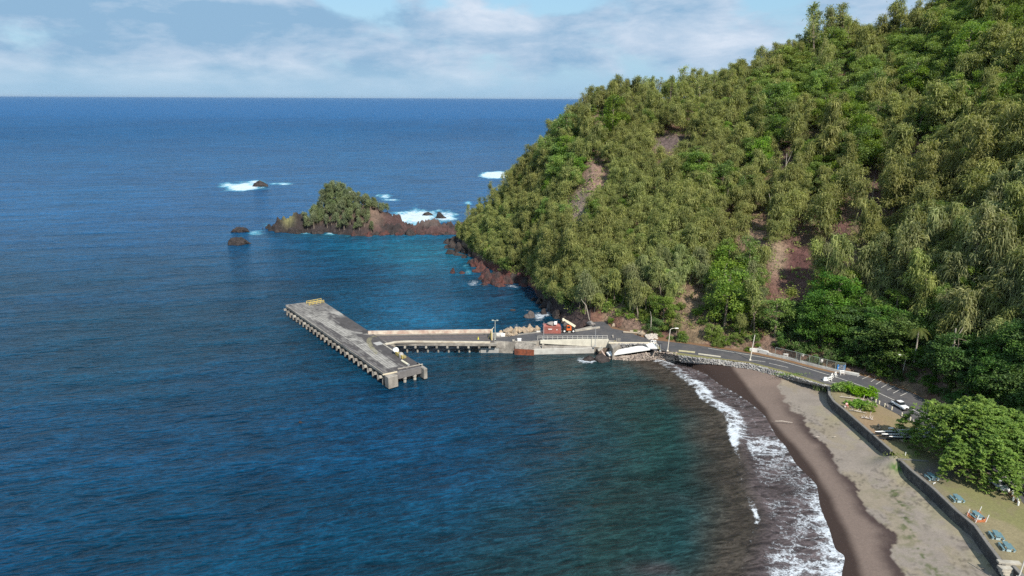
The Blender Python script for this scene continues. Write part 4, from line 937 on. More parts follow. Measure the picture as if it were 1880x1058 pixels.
def isl_z(x, y):
    i = int(np.argmin(np.abs(xs - x))); j = int(np.argmin(np.abs(YY[:, i] - y))); return ZZ[j, i]
rs = np.random.RandomState(8); done = []
G = 'ironwoods on the islet'
for k in range(3000):
    x_ = rs.uniform(562, 718); tt_ = rs.uniform(.08, .8); xw = W(x_, 428)[0]; i = int(np.argmin(np.abs(xs - xw))); j = int((tt_ + .08) / 1.16 * 63); yw = YY[j, i]; z_ = ZZ[j, i]
    X_, Y_ = P(np.array([xw, yw, z_ + 2]))
    if ((X_ - 690) / 15) ** 2 + ((Y_ - 398) / 20) ** 2 < 1 or z_ < 1.0 or (X_ > 700 and Y_ > 385): continue
    if any(math.hypot(xw - a, yw - b_) < 2.3 for a, b_ in done): continue
    done.append((xw, yw)); s_ = rs.uniform(.7, 1.08) * (1.2 if 590 < X_ < 640 and tt_ > .4 else 1.)
    plant('island_tree', 'ironwood_tree', (xw, yw, z_ - .3), rs.uniform(0, 6), s_ * (1.1 if X_ < 645 else .85), 'bluish green ironwood crowded on the little islet ' + ('crest' if tt_ > .45 else 'shore side'), 'tree', G)
    if len(done) >= 95: break
print('islet trees', len(done))
q_ = np.array([W(604, 428)[0], YY[32, int(np.argmin(np.abs(xs - W(604, 428)[0])))], 0]); plant('island_tree', 'ironwood_tree', (q_[0], q_[1], isl_z(q_[0], q_[1]) - .3), 1., 1.05, 'tallest ironwood of the islet at the left of its crest', 'tree')
q_ = W(706, 408, 0); plant('island_tree', 'ironwood_tree', (q_[0] , q_[1] - 8, isl_z(q_[0], q_[1] - 8)), 1., .7, 'lone ironwood right of the bare dirt slope on the islet', 'tree')
G = 'dark rocks along the islet shore'
r_ = random.Random(9)
for i in range(34):
    x = 492 + 360 * (i + r_.uniform(-.4, .4)) / 33.; yb_ = float(np.interp(x, [490, 505, 540, 600, 640, 665, 700, 900], [422, 427, 430, 429, 433, 435, 432, 432])); w_ = r_.uniform(3, 6.5)
    rock(x, yb_ + r_.uniform(-2.5, .6), (w_, w_ * .8, w_ * r_.uniform(.45, .8)), 800 + i, redrock_m if (x > 640 and i % 3) else rock_m, 'jagged dark rock at the waterline of the islet and its reef', group=G, rz=r_.uniform(-.5, .5))
# pale beacon half hidden among the islet trees
p = W(638, 428); xb = p[0]; i = int(np.argmin(np.abs(xs - xb))); yb = YY[36, i]; zb = ZZ[36, i]
r = empty('beacon', (xb, yb, zb), 'small white light beacon peeping out of the islet trees', 'beacon')
mb = MB(); mb.box((0, 0, .4), (1.6, 1.6, .8)); mb.lathe((0, 0, .8), [(.45, 0), (.34, 5.2), (.6, 5.25), (.6, 5.4)], 10); mb.build('tower', mat('white_paint', (.78, .77, .74), .6, .06, 3.), r)
mb = MB(); mb.lathe((0, 0, 6.2), [(.36, 0), (.36, .5), (.2, .8), (.03, .9)], 10); mb.build('lantern', MATS['white_paint'], r)
# ================================================================== PIER, QUAY, WALLS
conc = mat('concrete', (.28, .255, .22), .9, .4, .8, .03, 4., col2=(.18, .165, .145))
conc_l = mat('pale_concrete', (.40, .37, .31), .9, .3, .9, .02, 4., col2=(.27, .245, .215))
conc_w = mat('white_concrete', (.64, .63, .60), .85, .15, .8, col2=(.52, .51, .48))
conc_d = mat('dark_concrete', (.10, .09, .085), .95, .3, 1.)
yellow = mat('yellow_paint', (.46, .36, .12), .7, .3, 2.)
white = mat('white_paint', (.78, .77, .74), .6, .06, 3.)
rust = mat('rust', (.23, .07, .035), .9, .4, 2., col2=(.12, .045, .03))
steel = mat('galvanised_steel', (.42, .43, .43), .5, .15, 4., metal=.3)
wood_p = mat('weathered_wood', (.36, .30, .23), .9, .3, 4.)
black_ = mat('black_rubber', (.02, .02, .02), .8, .2, 4.)
ZP = 3.0
A, B, D_, C_ = [W(x, y, ZP) for x, y in [(524, 560), (590, 551.5), (775, 672), (709, 688)]]   # far left, far right, near right, near left
pier = empty('wharf', (*((A + B + C_ + D_) / 4)[:2], 0), 'T shaped concrete wharf with cracked asphalt deck standing on piles', 'wharf')
def pv(u, v, z=ZP):   # u far->near, v left->right
    p = (A * (1 - u) + C_ * u) * (1 - v) + (B * (1 - u) + D_ * u) * v; return (p[0], p[1], z)
LU = np.linalg.norm(C_ - A); LV = np.linalg.norm(B - A); print('pier', LU, LV)
rr_ = random.Random(12); nu, nv = 420, 72; U, Vv = np.meshgrid(np.linspace(0, 1, nu), np.linspace(0, 1, nv)); pts_ = np.array([[pv(u, v, ZP + .02) for u, v in zip(r1, r2)] for r1, r2 in zip(U, Vv)])
xm = U * LU; ym = Vv * LV; nz = fbm(xm * .25, ym * .5, 400, 5); nz2 = fbm(xm * 1.1, ym * 1.1, 402, 4)
asp = np.array([.068, .062, .062]); lt = np.array([.31, .295, .27]); md = np.array([.155, .145, .135])
c = np.tile(asp, U.shape + (1,)) * (.75 + .5 * nz2[..., None])
def fm_(f, cc):
    global c
    f = np.clip(f, 0, 1)[..., None]; c = c * (1 - f) + np.array(cc) * f
fm_(ss(.30, .22, U + .1 * (nz - .5)) * .75 * ss(.3, .5, nz2), md * 1.1); fm_(np.exp(-((U - .24) / .05) ** 2) * ss(.45, .6, nz), lt)
vb = .17 + .10 * ss(.0, .6, U) - .05 * ss(.6, 1., U)
f = ss(vb - .02, vb, Vv) * ss(vb + .30, vb + .27, Vv) * (U < .955) * (.35 + .6 * ss(.15, .4, U)) * (.6 + .5 * ss(.3, .55, nz2)); fm_(f, lt)
for k_ in (.045, .105, .19, .25): fm_(np.exp(-((Vv - vb - k_) / .007) ** 2) * (U < .96), (.06, .055, .05))
fm_(ss(.10, .08, Vv) * .5, md); fm_(((Vv < .10) & (U > .55)) * .5 * ss(.4, .6, nz), (.05, .045, .045))
for uj_ in np.arange(.03, 1, .042): fm_(np.exp(-((U - uj_) / .0014) ** 2) * .55, (.045, .042, .042))
for k_ in range(14):
    uu, vv_ = rr_.uniform(.02, .97), rr_.uniform(.3, .95); fm_(((np.abs(U - uu) < rr_.uniform(.008, .03)) & (np.abs(Vv - vv_) < rr_.uniform(.04, .16))) * rr_.uniform(.3, .7), asp * rr_.choice([.55, 1.6, 2.2]))
# curved branches towards the causeway
uj = .56
for (u0, v0, u1, v1) in [(.46, .44, uj + .035, 1.0), (.80, .44, uj + .055, 1.)]:
    tq = np.linspace(0, 1, 30); L_ = np.stack([(u0 * (1 - tq) ** 2 + 2 * tq * (1 - tq) * (uj + .04 if u0 > .6 else .53) + u1 * tq ** 2) * LU, (v0 * (1 - tq) ** 2 + 2 * tq * (1 - tq) * (.62) + v1 * tq ** 2) * LV], 1)
    dd_, _ = seg_dist(xm, ym, L_); fm_(ss(.75, .55, dd_) * .75 * ss(.3, .5, nz2), lt if u0 < .6 else (.22, .20, .12)); fm_(np.exp(-((dd_ - .3) / .07) ** 2) * .6, (.07, .065, .06))
fm_(((np.abs(U - .70) < .018) & (np.abs(Vv - .80) < .1)) * .8, (.42, .41, .39))
fm_(((Vv < .62) | (U < .3)) * ss(.56, .62, fbm(xm * .5, ym * 2.5, 405, 4)) * .35, lt)
o = mesh_np('deck', pts_.reshape(-1, 3) - np.array(pier.location), gridq(nu, nv), mat('deck_surface', (1, 1, 1), .92, .15, 2., vcol='col'), pier, col=c.reshape(-1, 3))
mb = MB(); mb.prism([pv(0, 0), pv(0, 1), pv(1, 1), pv(1, 0)], ZP - .75, ZP, 0)
mb.build('slab', conc, pier, world=True)
ax_u = unit(C_ - A); ax_v = unit(B - A); ang_u = math.atan2(ax_u[1], ax_u[0]); ang_v = math.atan2(ax_v[1], ax_v[0])
nb = 25
for k in range(nb):
    u = (k + .4) / nb; p0 = np.array(pv(u, -.085, 0)); p1 = np.array(pv(u, .96, 0)); mid = (p0 + p1) / 2; ln = np.linalg.norm(p1 - p0)
    mb = MB(); mb.box((*mid[:2], ZP - 1.2), (ln, .55, .6), ang_v); mb.build('pile_cap', conc if k % 3 else conc_l, pier, world=True)
    for v in (.0, .93):
        q_ = pv(u, v, 0); mb = MB(); mb.tube([(q_[0], q_[1], -3), (q_[0], q_[1], ZP - 1.5)], .3, 8); mb.build('pile', conc, pier, world=True)
mb = MB()   # timber fender beam and patched kerb along the outer edge
mb.ribbon([pv(.02, -.012)[:2], pv(.985, -.012)[:2]], .3, ZP - .5, ZP + .08); mb.build('kerb', conc, pier, world=True)
mb = MB(); mb.ribbon([pv(.64, .0)[:2], pv(.80, .03)[:2]], .45, ZP + .03, ZP + .22); mb.ribbon([pv(.86, .02)[:2], pv(.975, .03)[:2]], .4, ZP + .03, ZP + .2); mb.build('steel_edging', mat('edging', (.13, .12, .12), .8, .3, 2.), pier, world=True)
mb = MB(); mb.prism([pv(1., -.05), pv(1., .22), pv(1.028, .22), pv(1.03, -.05)], .15, ZP + .02); q_ = pv(1.03, .06, 0)
mb.build('end_block', conc, pier, world=True, bevel=.12)
mb = MB(); mb.prism([pv(1., .22), pv(1., .96), pv(1.008, .96), pv(1.008, .22)], [1.4, 1.4, 1.4, 1.4], ZP + .03)
mb.build('end_wall', mat('end_wall', (.15, .14, .135), .95, .3, 1.), pier, world=True)
mb = MB(); mb.prism([pv(.965, .94), pv(.965, 1.04), pv(1.03, 1.04), pv(1.03, .94)], .3, ZP + .02); mb.build('corner_block', conc, pier, world=True, bevel=.15)
mb = MB(); mb.box((*pv(1.0, .1)[:2], ZP + .12), (3.6, .35, .2), ang_v + .05); mb.build('timber', mat('pale_timber', (.58, .50, .36), .9, .2, 3.), pier, world=True)
mb = MB(); mb.box((*pv(.985, .72)[:2], ZP + .12), (6.4, .22, .16), ang_v + .03); mb.build('kerb', conc_l, pier, world=True)
for v in (.5, .78):
    mb = MB(); q_ = pv(1.0, v, 0); mb.tube([(q_[0], q_[1], -2), (q_[0], q_[1], 1.0)], .38, 8); mb.tube([(q_[0], q_[1] - .1, .9), (q_[0], q_[1] - .1, 1.5)], .5, 8); mb.build('pile', conc_l, pier, world=True)
# causeway
n0, n1 = W(676, 613.5, ZP), W(903, 610.5, ZP); s0, s1 = W(726, 631, ZP), W(908, 632, ZP)
cw = MB(); e1 = W(912, 611, ZP); e2 = W(912, 632, ZP); j1 = W(672, 612, ZP); j2 = W(702, 636, ZP)
cw.prism([j1[:2], e1[:2], e2[:2], s0[:2], j2[:2]], ZP - .55, ZP + .005); cw.build('causeway_slab', conc, pier, world=True)
cwx = np.linspace(0, 1, 200); cwy = np.linspace(0, 1, 24); Ux, Uy = np.meshgrid(cwx, cwy)
k0 = np.array(W(706, 632, ZP)); q4 = [np.array(W(688, 616.2, ZP)), np.array(W(904, 612.6, ZP)), np.array(W(908, 629.5, ZP)), k0 + np.array([1.5, -.0, 0])]
pp_ = (q4[0] * (1 - Ux[..., None]) + q4[1] * Ux[..., None]) * (1 - Uy[..., None]) + (q4[3] * (1 - Ux[..., None]) + q4[2] * Ux[..., None]) * Uy[..., None]; pp_[..., 2] = ZP + .02
c = np.tile(asp * 1.3, Ux.shape + (1,)) * (.8 + .4 * fbm(Ux * 60, Uy * 6, 420, 4)[..., None]); fm_(np.exp(-((Uy - .32) / .06) ** 2) * .35, (.17, .12, .10)); fm_(np.exp(-((Uy - .62) / .05) ** 2) * .3, (.17, .12, .10)); fm_(ss(.9, 1, Uy) * .6, (.22, .18, .12)); fm_(ss(.12, 0, Uy) * .6, (.2, .15, .10))
mesh_np('causeway_deck', pp_.reshape(-1, 3) - np.array(pier.location), gridq(200, 24)[:, ::-1], MATS['deck_surface'], pier, col=c.reshape(-1, 3))
stain = mat('stained_parapet', (.56, .49, .40), .9, .2, 1.2, col2=(.42, .30, .24))
mb = MB(); mb.ribbon([n0[:2], n1[:2]], .5, ZP - .5, ZP + .85); mb.build('parapet', stain, pier, world=True)
mb = MB(); mb.ribbon([W(707, 633, ZP)[:2], W(727, 629, ZP)[:2], W(750, 628, ZP)[:2], W(900, 629.5, ZP)[:2]], .9, ZP - .85, ZP + .25); mb.build('parapet', mat('parapet_near', (.50, .45, .36), .9, .2, 1.2, col2=(.40, .34, .26)), pier, world=True)
for k in range(10):
    x_ = 728 + k * 19.1; mb = MB()
    p = W(x_, 632.5, ZP - .8); mb.tube([(p[0], p[1], -3), (p[0], p[1], ZP - .6)], .26, 8)
    p = W(x_, 632.2, ZP); q_ = W(x_, 614, ZP); mb.box(((p[0] + q_[0]) / 2, (p[1] + q_[1]) / 2, ZP - .9), (.5, abs(q_[1] - p[1]), .5)); mb.build('pile', conc_l if k % 2 else conc, pier, world=True)
# things on the wharf
def railing(name, pts3, h, n_, m, label, cat='railing', r_=.05, rails=(1., .55), tilt=0, group=None):
    r = empty(name, pts3[0], label, cat, group); L_ = np.array(pts3, float); seg = np.linalg.norm(np.diff(L_, axis=0), axis=1); cum = np.concatenate([[0], np.cumsum(seg)])
    def at(s): return np.array([np.interp(s, cum, L_[:, a]) for a in range(3)])
    for i in range(n_):
        p = at(cum[-1] * i / (n_ - 1)); mb = MB(); mb.tube([p, p + [0, 0, h]], r_ * 1.3, 5); mb.build('post', m, r, world=True)
    mb = MB()
    for f_ in rails: mb.tube([p_ + [0, 0, h * f_] for p_ in L_], r_, 5)
    mb.build('rail', m, r, world=True); return r
p = np.array(pv(.03, .52)); q_ = np.array(pv(.018, .96)); v3 = unit(q_ - p)
g = empty('yellow_barrier', p, 'yellow railed barrier at the seaward end of the wharf', 'barrier')
bk = np.array(ax_u) * 2.2
for a_, b_ in ((p, q_), (p + bk, q_ + bk)):
    mb = MB()
    for z_ in (.4, .9): mb.box(((a_[0] + b_[0]) / 2, (a_[1] + b_[1]) / 2, ZP + z_), (np.linalg.norm(b_ - a_), .1, .16), math.atan2(v3[1], v3[0]))
    mb.build('rail', yellow, g, world=True)
    for f_ in (0, .25, .5, .75, 1): c3 = a_ + (b_ - a_) * f_; mb = MB(); mb.box((c3[0], c3[1], ZP + .5), (.14, .14, 1.0), ang_v); mb.build('post', yellow, g, world=True)
p = W(733, 656, ZP); g = empty('yellow_cabinet', p, 'yellow slatted bench-like guard near the inner corner of the wharf', 'guard')
mb = MB(); mb.box((0, 0, .55), (3.6, .25, .8), ang_u); mb.build('panel', yellow, g); mb = MB(); mb.box((.55, .35, .35), (3.4, .8, .5), ang_u); mb.build('base', mat('olive_paint', (.28, .24, .10), .8, .3, 2.), g)
p = W(726.5, 650, ZP); r_o = mesh_np('white_dome', rock_geo((1.7, 1.7, 1.8), 3, 3, .04)[0], ico(3)[1], white, smooth_=True); r_o.location = (p[0], p[1], ZP + .9); tag(r_o, 'white rounded tank standing behind the yellow guard on the wharf', 'tank')
p = W(737, 657, ZP); mb = MB(); mb.lathe((0, 0, 0), [(.55, 0), (.6, .9), (.4, 1.3), (.2, 1.4)], 10); o = mb.build('bollard', mat('grey_bollard', (.35, .33, .31), .8, .3, 3.)); o.location = p; tag(o, 'grey mooring bollard at the end of the yellow guard', 'bollard')
p = W(744, 668, ZP); g = empty('fender_log', p, 'short cream coloured fender log lying near the wharf edge', 'log'); mb = MB(); mb.tube([tuple(-ax_u * 1.7 + [0, 0, .25]), tuple(ax_u * 1.7 + [0, 0, .25])], .26, 8); mb.build('log', mat('cream_paint', (.62, .58, .44), .8, .2, 3.), g)
mb = MB(); mb.tube([tuple(-ax_u * 1.78 + [0, 0, .25]), tuple(-ax_u * 1.66 + [0, 0, .25])], .3, 8); mb.tube([tuple(ax_u * 1.66 + [0, 0, .25]), tuple(ax_u * 1.78 + [0, 0, .25])], .3, 8); mb.build('end_cap', steel, g)
p = W(714, 641, ZP); q_ = W(703, 632, ZP); mb = MB(); mb.ribbon([q_[:2], W(724, 646, ZP)[:2]], .35, ZP - .5, ZP + .12); mb.build('kerb', conc_l, pier, world=True)
# gate between causeway and quay
p = W(902, 625, ZP); g = empty('yellow_gate', p, 'cream and yellow gate leaf standing open at the landward end of the causeway', 'gate')
mb = MB(); mb.box((-.1, .9, 1.1), (.14, 2.6, 2.0), .12); mb.build('leaf', yellow, g); mb = MB(); mb.box((.25, .1, 1.6), (.18, .18, 3.2)); mb.tube([(.25, .1, 3.0), (.7, .3, 3.6)], .06, 4); mb.build('post', mat('cream_paint2', (.66, .60, .42), .8, .15, 3.), g); mb = MB(); mb.tube([(-.9, 1.3, .1), (-.1, .9, 1.9)], .07, 4); mb.build('brace', yellow, g)
mb = MB(); mb.lathe((0, 0, 0), [(.28, 0), (.28, .04), (.16, .06), (.04, .75)], 8); o = mb.build('traffic_cone', mat('yellow_plastic', (.65, .60, .08), .5, .1, 3.)); o.location = W(878, 623, ZP); tag(o, 'small yellow cone on the causeway near the open gate', 'cone')
# street lamps / poles
def lamp(px, py, top_y, label, arm=None, m=None, z=ZL, r0=.11, name='street_lamp', double=False, lean=0., group=None):
    p = W(px, py, z); h = (py - top_y) * np.linalg.norm(p - [0, 0, H]) / F / math.cos(R(PITCH)) * 1.0
    g = empty(name, p, label, 'lamp' if (arm or double) else 'pole', group); m = m or steel; mb = MB()
    top = np.array([lean * h, 0, h]); mb.tube([(0, 0, 0), top * .5, top * (.93 if arm else 1)], [r0, r0 * .85, r0 * .7], 7); mb.box((0, 0, .12), (.45, .45, .24)); mb.build('pole', m, g)
    if arm:
        mb = MB(); a0_ = top * .93; mb.tube([a0_, a0_ + np.array([arm * .25, 0, h * .05]), np.array([top[0] + arm, 0, h])], [.07, .06, .05], 6); mb.build('arm', m, g)
        mb = MB(); mb.box((top[0] + arm * 1.15, 0, h - .02), (abs(arm) * .45 + .3, .3, .16), taper=.7); mb.build('lamp_head', white, g)
    if double:
        mb = MB(); mb.tube([(-.6, 0, h - .1), (.6, 0, h - .1)], .05, 5); mb.build('crossbar', m, g)
        for s_ in (-1, 1): mb = MB(); mb.box((s_ * .6, -.05, h + .02), (.5, .35, .2)); mb.build('lamp_head', m, g)
    return g
lamp(909, 625, 588, 'tall grey twin lamp post beside the gate at the causeway end', double=True, m=mat('greenish_steel', (.38, .42, .38), .5, .1, 4.), z=ZP)
lamp(998, 625, 591, 'thin grey pole in front of the red container', r0=.08, name='pole', z=ZL)
lamp(1092.5, 636, 600, 'thin pole rising beside the quay railing on the right', r0=.08, name='pole', z=2.2)
lamp(1225.5, 645, 603, 'curved white street lamp between riprap and road', arm=1.4, m=mat('lamp_cream', (.70, .64, .54), .6, .08, 4.), r0=.10, lean=.06)
lamp(1377, 661.5, 617, 'white wooden utility pole at the beach side of the road', m=mat('pole_cream', (.68, .64, .54), .8, .12, 4.), r0=.12, name='utility_pole', lean=.09)
lamp(1653.5, 701, 656.5, 'street lamp with arm to the left beside the parking stalls', arm=-1.3, m=mat('lamp_wood', (.52, .47, .40), .8, .15, 4.), r0=.10, lean=.06)
lamp(1212, 645, 632, 'thin short pole at the top of the white ramp', r0=.06, name='pole')
lamp(1870, 1062, 1013, 'pale flagpole at the lawn edge near the stone steps', r0=.09, m=mat('pole_pale', (.66, .62, .56), .7, .1, 4.), name='flagpole', lean=.10)

# quay
q = empty('quay', (W(1000, 630, 0)), 'concrete and stone quay carrying the asphalt apron and the boat ramp wall', 'quay')
mb = MB(); back = WL([(1118, 600), (1089, 597), (1062, 604), (989, 608), (950, 613), (911, 617)], ZL); fr = WL([(911, 627), (945, 628), (987, 626), (1117, 625), (1125, 640)], ZL)
mb.prism(np.vstack([WL([(1140, 631)], ZL), WL([(1152, 606)], ZL), back, fr]), -2, ZL - .045); mb.build('fill', conc, q, world=True)
mb = MB(); mb.prism(apron, ZL - .04, ZL - .004); o = mb.build('apron_road', asph, world=True); tag(o, kind='structure')
mb = MB(); mb.prism([W(882, 639, 1.4)[:2], W(946, 639, 1.4)[:2], W(946, 630, 1.4)[:2], W(884, 630, 1.4)[:2]], -.2, 1.4); mb.build('landing', mat('landing_concrete', (.40, .40, .37), .9, .2, 1., col2=(.32, .31, .29)), q, world=True, bevel=.05)
mb = MB(); mb.prism([W(909, 637.5, 1.4)[:2], W(940, 637.5, 1.4)[:2], W(938, 627.5, ZL)[:2], W(911, 627.5, ZL)[:2]], 1.38, ZL - .1); mb.prism([W(940.5, 637, 1.4)[:2], W(945, 637, 1.4)[:2], W(944, 627, ZL)[:2], W(940.5, 627, ZL)[:2]], 1.38, ZL + .3); mb.build('block', conc_l, q, world=True, bevel=.05)
# stone slope with rusty sheet piles
p0, p1, p2, p3 = W(946, 640, 1.6), W(979, 643, 1.4), W(985, 630, ZL), W(945, 627, ZL)
mb = MB(); mb.add([p0, p1, p2, p3, (p0[0], p0[1], -1), (p1[0], p1[1], -1)], [(0, 1, 2, 3), (4, 5, 1, 0)]); cob = mat('cobbles', (.20, .185, .165), .95, .45, 2.4, .15, 3., col2=(.30, .275, .24)); mb.build('stone_slope', cob, q, world=True)
mb = MB(); n = 26
for k in range(n):
    f = k / (n - 1); a = p0 * (1 - f) + p1 * f; mb.box((a[0], a[1] - .12 - (.12 if k % 2 else 0), .55), (.42, .25, 1.9))
mb.build('sheet_piles', rust, q, world=True)
mb = MB(); mb.ribbon([W(945, 627, ZL)[:2], W(965, 628, ZL)[:2], W(985, 630.5, ZL)[:2]], .35, ZL - .25, ZL + .12); mb.build('kerb', conc_l, q, world=True)
# boat ramp: sloping grey bed, lower ledge, wedge wall
A0, A1, B1, B0 = W(979, 641, 1.5), W(1091, 638.5, 1.5), W(1100, 630, 2.4), W(985, 630.5, 2.4)
mb = MB(); mb.add([A0 + [0, .2, 0], A1 + [0, .2, 0], B1 + [0, 3, .2], B0 + [0, 3., .2]], [(0, 1, 2, 3)]); mb.build('ramp_bed', mat('ramp_grey', (.26, .245, .225), .95, .35, 1.6, col2=(.20, .185, .165)), q, world=True)
mb = MB(); mb.ribbon([A0[:2], A1[:2]], .9, -1., 1.5, off=.3); mb.build('ledge', mat('ledge_concrete', (.46, .45, .41), .9, .2, .8, col2=(.38, .36, .33)), q, world=True, bevel=.05)
mb = MB(); L_ = [W(992, 627, ZL)[:2], W(1030, 626, ZL)[:2], W(1070, 625, ZL)[:2], W(1117, 625, ZL)[:2]]; mb.ribbon(L_, .45, [2.7, 2.2, 1.7, 1.0], [ZL + .35] * 4); mb.build('wedge_wall', mat('cream_wall', (.56, .53, .44), .9, .15, .8, col2=(.46, .43, .36)), q, world=True)
mb = MB(); a_ = W(1095, 641, .8); b2 = W(1128, 641, .6); mb.prism([a_[:2], b2[:2], W(1129, 629, ZL)[:2], W(1100, 630, ZL)[:2]], -1, [.8, .7, 1.9, 1.6]); mb.build('ramp_toe', mat('brown_stone', (.15, .11, .085), .95, .4, 1.4, .2, 2.), q, world=True)
mb = MB(); mb.prism([W(1117, 640, 1.2)[:2], W(1129, 640, 1.2)[:2], W(1130, 625, ZL)[:2], W(1117, 625, ZL)[:2]], .5, [1.2, 1.2, ZL, ZL]); mb.prism([W(1127.5, 641, 1.)[:2], W(1130, 641, 1.)[:2], W(1126, 619, ZL)[:2], W(1123.5, 619, ZL)[:2]], .5, [1.6, 1.6, ZL + .6, ZL + .6]); mb.build('cheek_wall', conc, q, world=True)
mb = MB(); mb.box((*W(997, 640, 1.5)[:2], 2.1), (.6, .5, 1.2)); mb.build('pillar', conc_l, q, world=True)
railing('quay_railing', [W(987, 624.5, ZL), W(1115, 623.5, ZL)], 1.1, 15, mat('rail_white', (.55, .53, .48), .6, .1, 4.), 'long pale post and rail fence along the edge of the quay', r_=.04)
for x_, lab in ((1132, 'left one of three short posts at the head of the boat ramp'), (1134.8, 'middle one of three short posts at the head of the boat ramp'), (1137.6, 'right hand one of three short posts at the head of the boat ramp')):
    mb = MB(); mb.tube([(0, 0, 0), (0, 0, 1.3)], .1, 6); mb.lathe((0, 0, 1.3), [(.1, 0), (.05, .08)], 6); o = mb.build('bollard_post', conc_l); o.location = W(x_, 630.5, ZL); tag(o, lab, 'post')
mb = MB(); mb.box((0, 0, .16), (12.5, .35, .32)); o = mb.build('wheel_stop', mat('cream_kerb', (.60, .54, .42), .85, .15, 3.)); o.location = W(1161, 630.8, ZL); tag(o, 'long cream concrete beam lying along the apron edge above the white ramp', 'kerb')
mb = MB(); mb.box((0, 0, .3), (1.0, .7, .6), taper=.85); mb.box((0, 0, .65), (1.05, .75, .1)); o = mb.build('storage_box', white); o.location = W(953.5, 626.5, ZL); tag(o, 'small white box on the quay edge by the rusty sheet piles', 'box')
mb = MB(); mb.box((0, 0, .35), (1., .6, .7)); mb.box((0, 0, .75), (.9, .5, .1)); o = mb.build('kerb_block', white); o.location = W(923.5, 617.5, ZL); tag(o, 'white block at the left end of the boulder row', 'block')
mb = MB(); mb.ribbon([W(911, 613.5, ZL)[:2], W(924, 613, ZL)[:2]], .3, ZL - .8, ZL + .3); mb.ribbon([W(985, 609.4, ZL)[:2], W(998, 608.8, ZL)[:2]], .3, ZL - .8, ZL + .25); mb.build('back_kerb', conc_w, q, world=True)
# boulder row
bs = [(919, 614, 1.3), (926, 613, 1.4), (932, 616, 2.3), (937, 611, 1.8), (943, 614, 1.6), (949, 611.5, 2.0), (955, 612.5, 2.0), (961, 611, 1.8), (966, 612.5, 1.7), (974, 610.5, 2.5), (983, 609.5, 1.2), (987, 609, 1.8), (928, 619, 1.2), (940, 618, 1.1), (945, 617, 1.7), (933, 619.5, 1.6)]
for i, (x, y, d) in enumerate(bs):
    rock(x, y, (d * 1.05, d * .95, d), 500 + i, tanrock_m, 'tan boulder in the row along the back of the quay', 'boulder', 'tan boulders lining the quay', z=ZL - .3, sink=.12, name='boulder', n=3)
# white slab ramp in the riprap
g = empty('white_ramp', W(1160, 645, 1.5), 'long sloping white concrete slab running down across the riprap', 'ramp')
T0, T1, T2, T3 = W(1113, 649, 1.0), W(1118, 654, .8), W(1207, 640.5, ZL), W(1199, 631.5, ZL)
T0, T1, T2, T3 = [x + np.array([0, 0, .35]) for x in (T0, T1, T2, T3)]
V = [T0, T1, T2, T3] + [x - np.array([0, 0, .4]) for x in (T0, T1, T2, T3)]
mb = MB(); mb.add(V, [(0, 1, 2, 3), (7, 6, 5, 4), (0, 4, 5, 1), (1, 5, 6, 2), (2, 6, 7, 3), (3, 7, 4, 0)]); mb.build('slab', mat('bright_concrete', (.72, .72, .70), .8, .10, 1.5), g, world=True)
for a, b_ in ((W(1195, 632, ZL), W(1204, 631.5, ZL)), (W(1201, 633.5, ZL), W(1208, 641, ZL))):
    mb = MB()
    for f_ in (0, .5, 1): p_ = a * (1 - f_) + b_ * f_; mb.tube([p_, p_ + [0, 0, 1.0]], .07, 5)
    mb.tube([a + [0, 0, 1.], b_ + [0, 0, 1.]], .07, 5); mb.tube([a + [0, 0, .05], b_ + [0, 0, 1.]], .05, 4); mb.build('handrail', white, g, world=True)
# old footing by the dark rock
p = W(1106, 650, .8); g = empty('broken_post', p, 'stub of a pale broken post leaning over the dark rock', 'post'); mb = MB(); mb.tube([(.7, 0, -.6), (-.4, 0, 1.1)], .22, 7); mb.build('shaft', mat('pinkish_concrete', (.46, .36, .31), .9, .2, 3.), g); mb = MB(); mb.box((-.6, 0, 1.35), (1.3, .7, .5), ry=-.5); mb.build('cap', conc_l, g)

# grey stone revetment below the verge
def belt(top, bot, zt, zb, n, size, m, name, seed, jit=.15):
    rs = np.random.RandomState(seed); A_ = resamp(np.asarray(top), n * 3); B_ = resamp(np.asarray(bot), n * 3); VV = []; FF = []; nb_ = 0
    for k in range(n):
        i = rs.randint(n * 3); t_ = rs.rand(); p = A_[i] * (1 - t_) + B_[i] * t_; z_ = p[2] if len(p) > 2 else zt * (1 - t_) + zb * t_; d = rs.uniform(.6, 1.3) * size
        V_, F_ = rock_geo((d * 1.3, d, d * .8), seed + k, 1, .25); VV.append(V_ + [p[0] + rs.normal(0, jit), p[1] + rs.normal(0, jit), z_ + .05]); FF.append(F_ + nb_); nb_ += len(V_)
    o = mesh_np(name, np.concatenate(VV), np.concatenate(FF), m); return tag(o, kind='stuff')
rt = revet_top[2:]; rb = np.array([W(*q_) for q_ in [(1250, 664, 1.2), (1290, 667, 1.9), (1322, 670, 2.1), (1376, 677.5, 2.15), (1411, 686, 2.15), (1449, 696, 2.0), (1487, 705, 1.8), (1506, 711, 1.6), (1520, 713, 1.6)]])
rt = np.array([(*p_, ZL - .1) for p_ in rt])
stone_g = mat('revetment_stone', (.24, .23, .225), .92, .45, 1.5, 0, 4., col2=(.33, .32, .30))
belt(rt, rb, ZL - .1, .9, 3200, .42, stone_g, 'revetment', 9000)
mb = MB(); n_ = 40; T_a = resamp(rt, n_); B_a = resamp(rb, n_); mb.add([(p_[0], p_[1], ZL - .15) for p_ in T_a] + [(p_[0], p_[1], p_[2] - .25) for p_ in B_a], [(i, i + n_, i + n_ + 1, i + 1) for i in range(n_ - 1)]); tag(mb.build('embankment', stone_g, world=True), kind='structure')
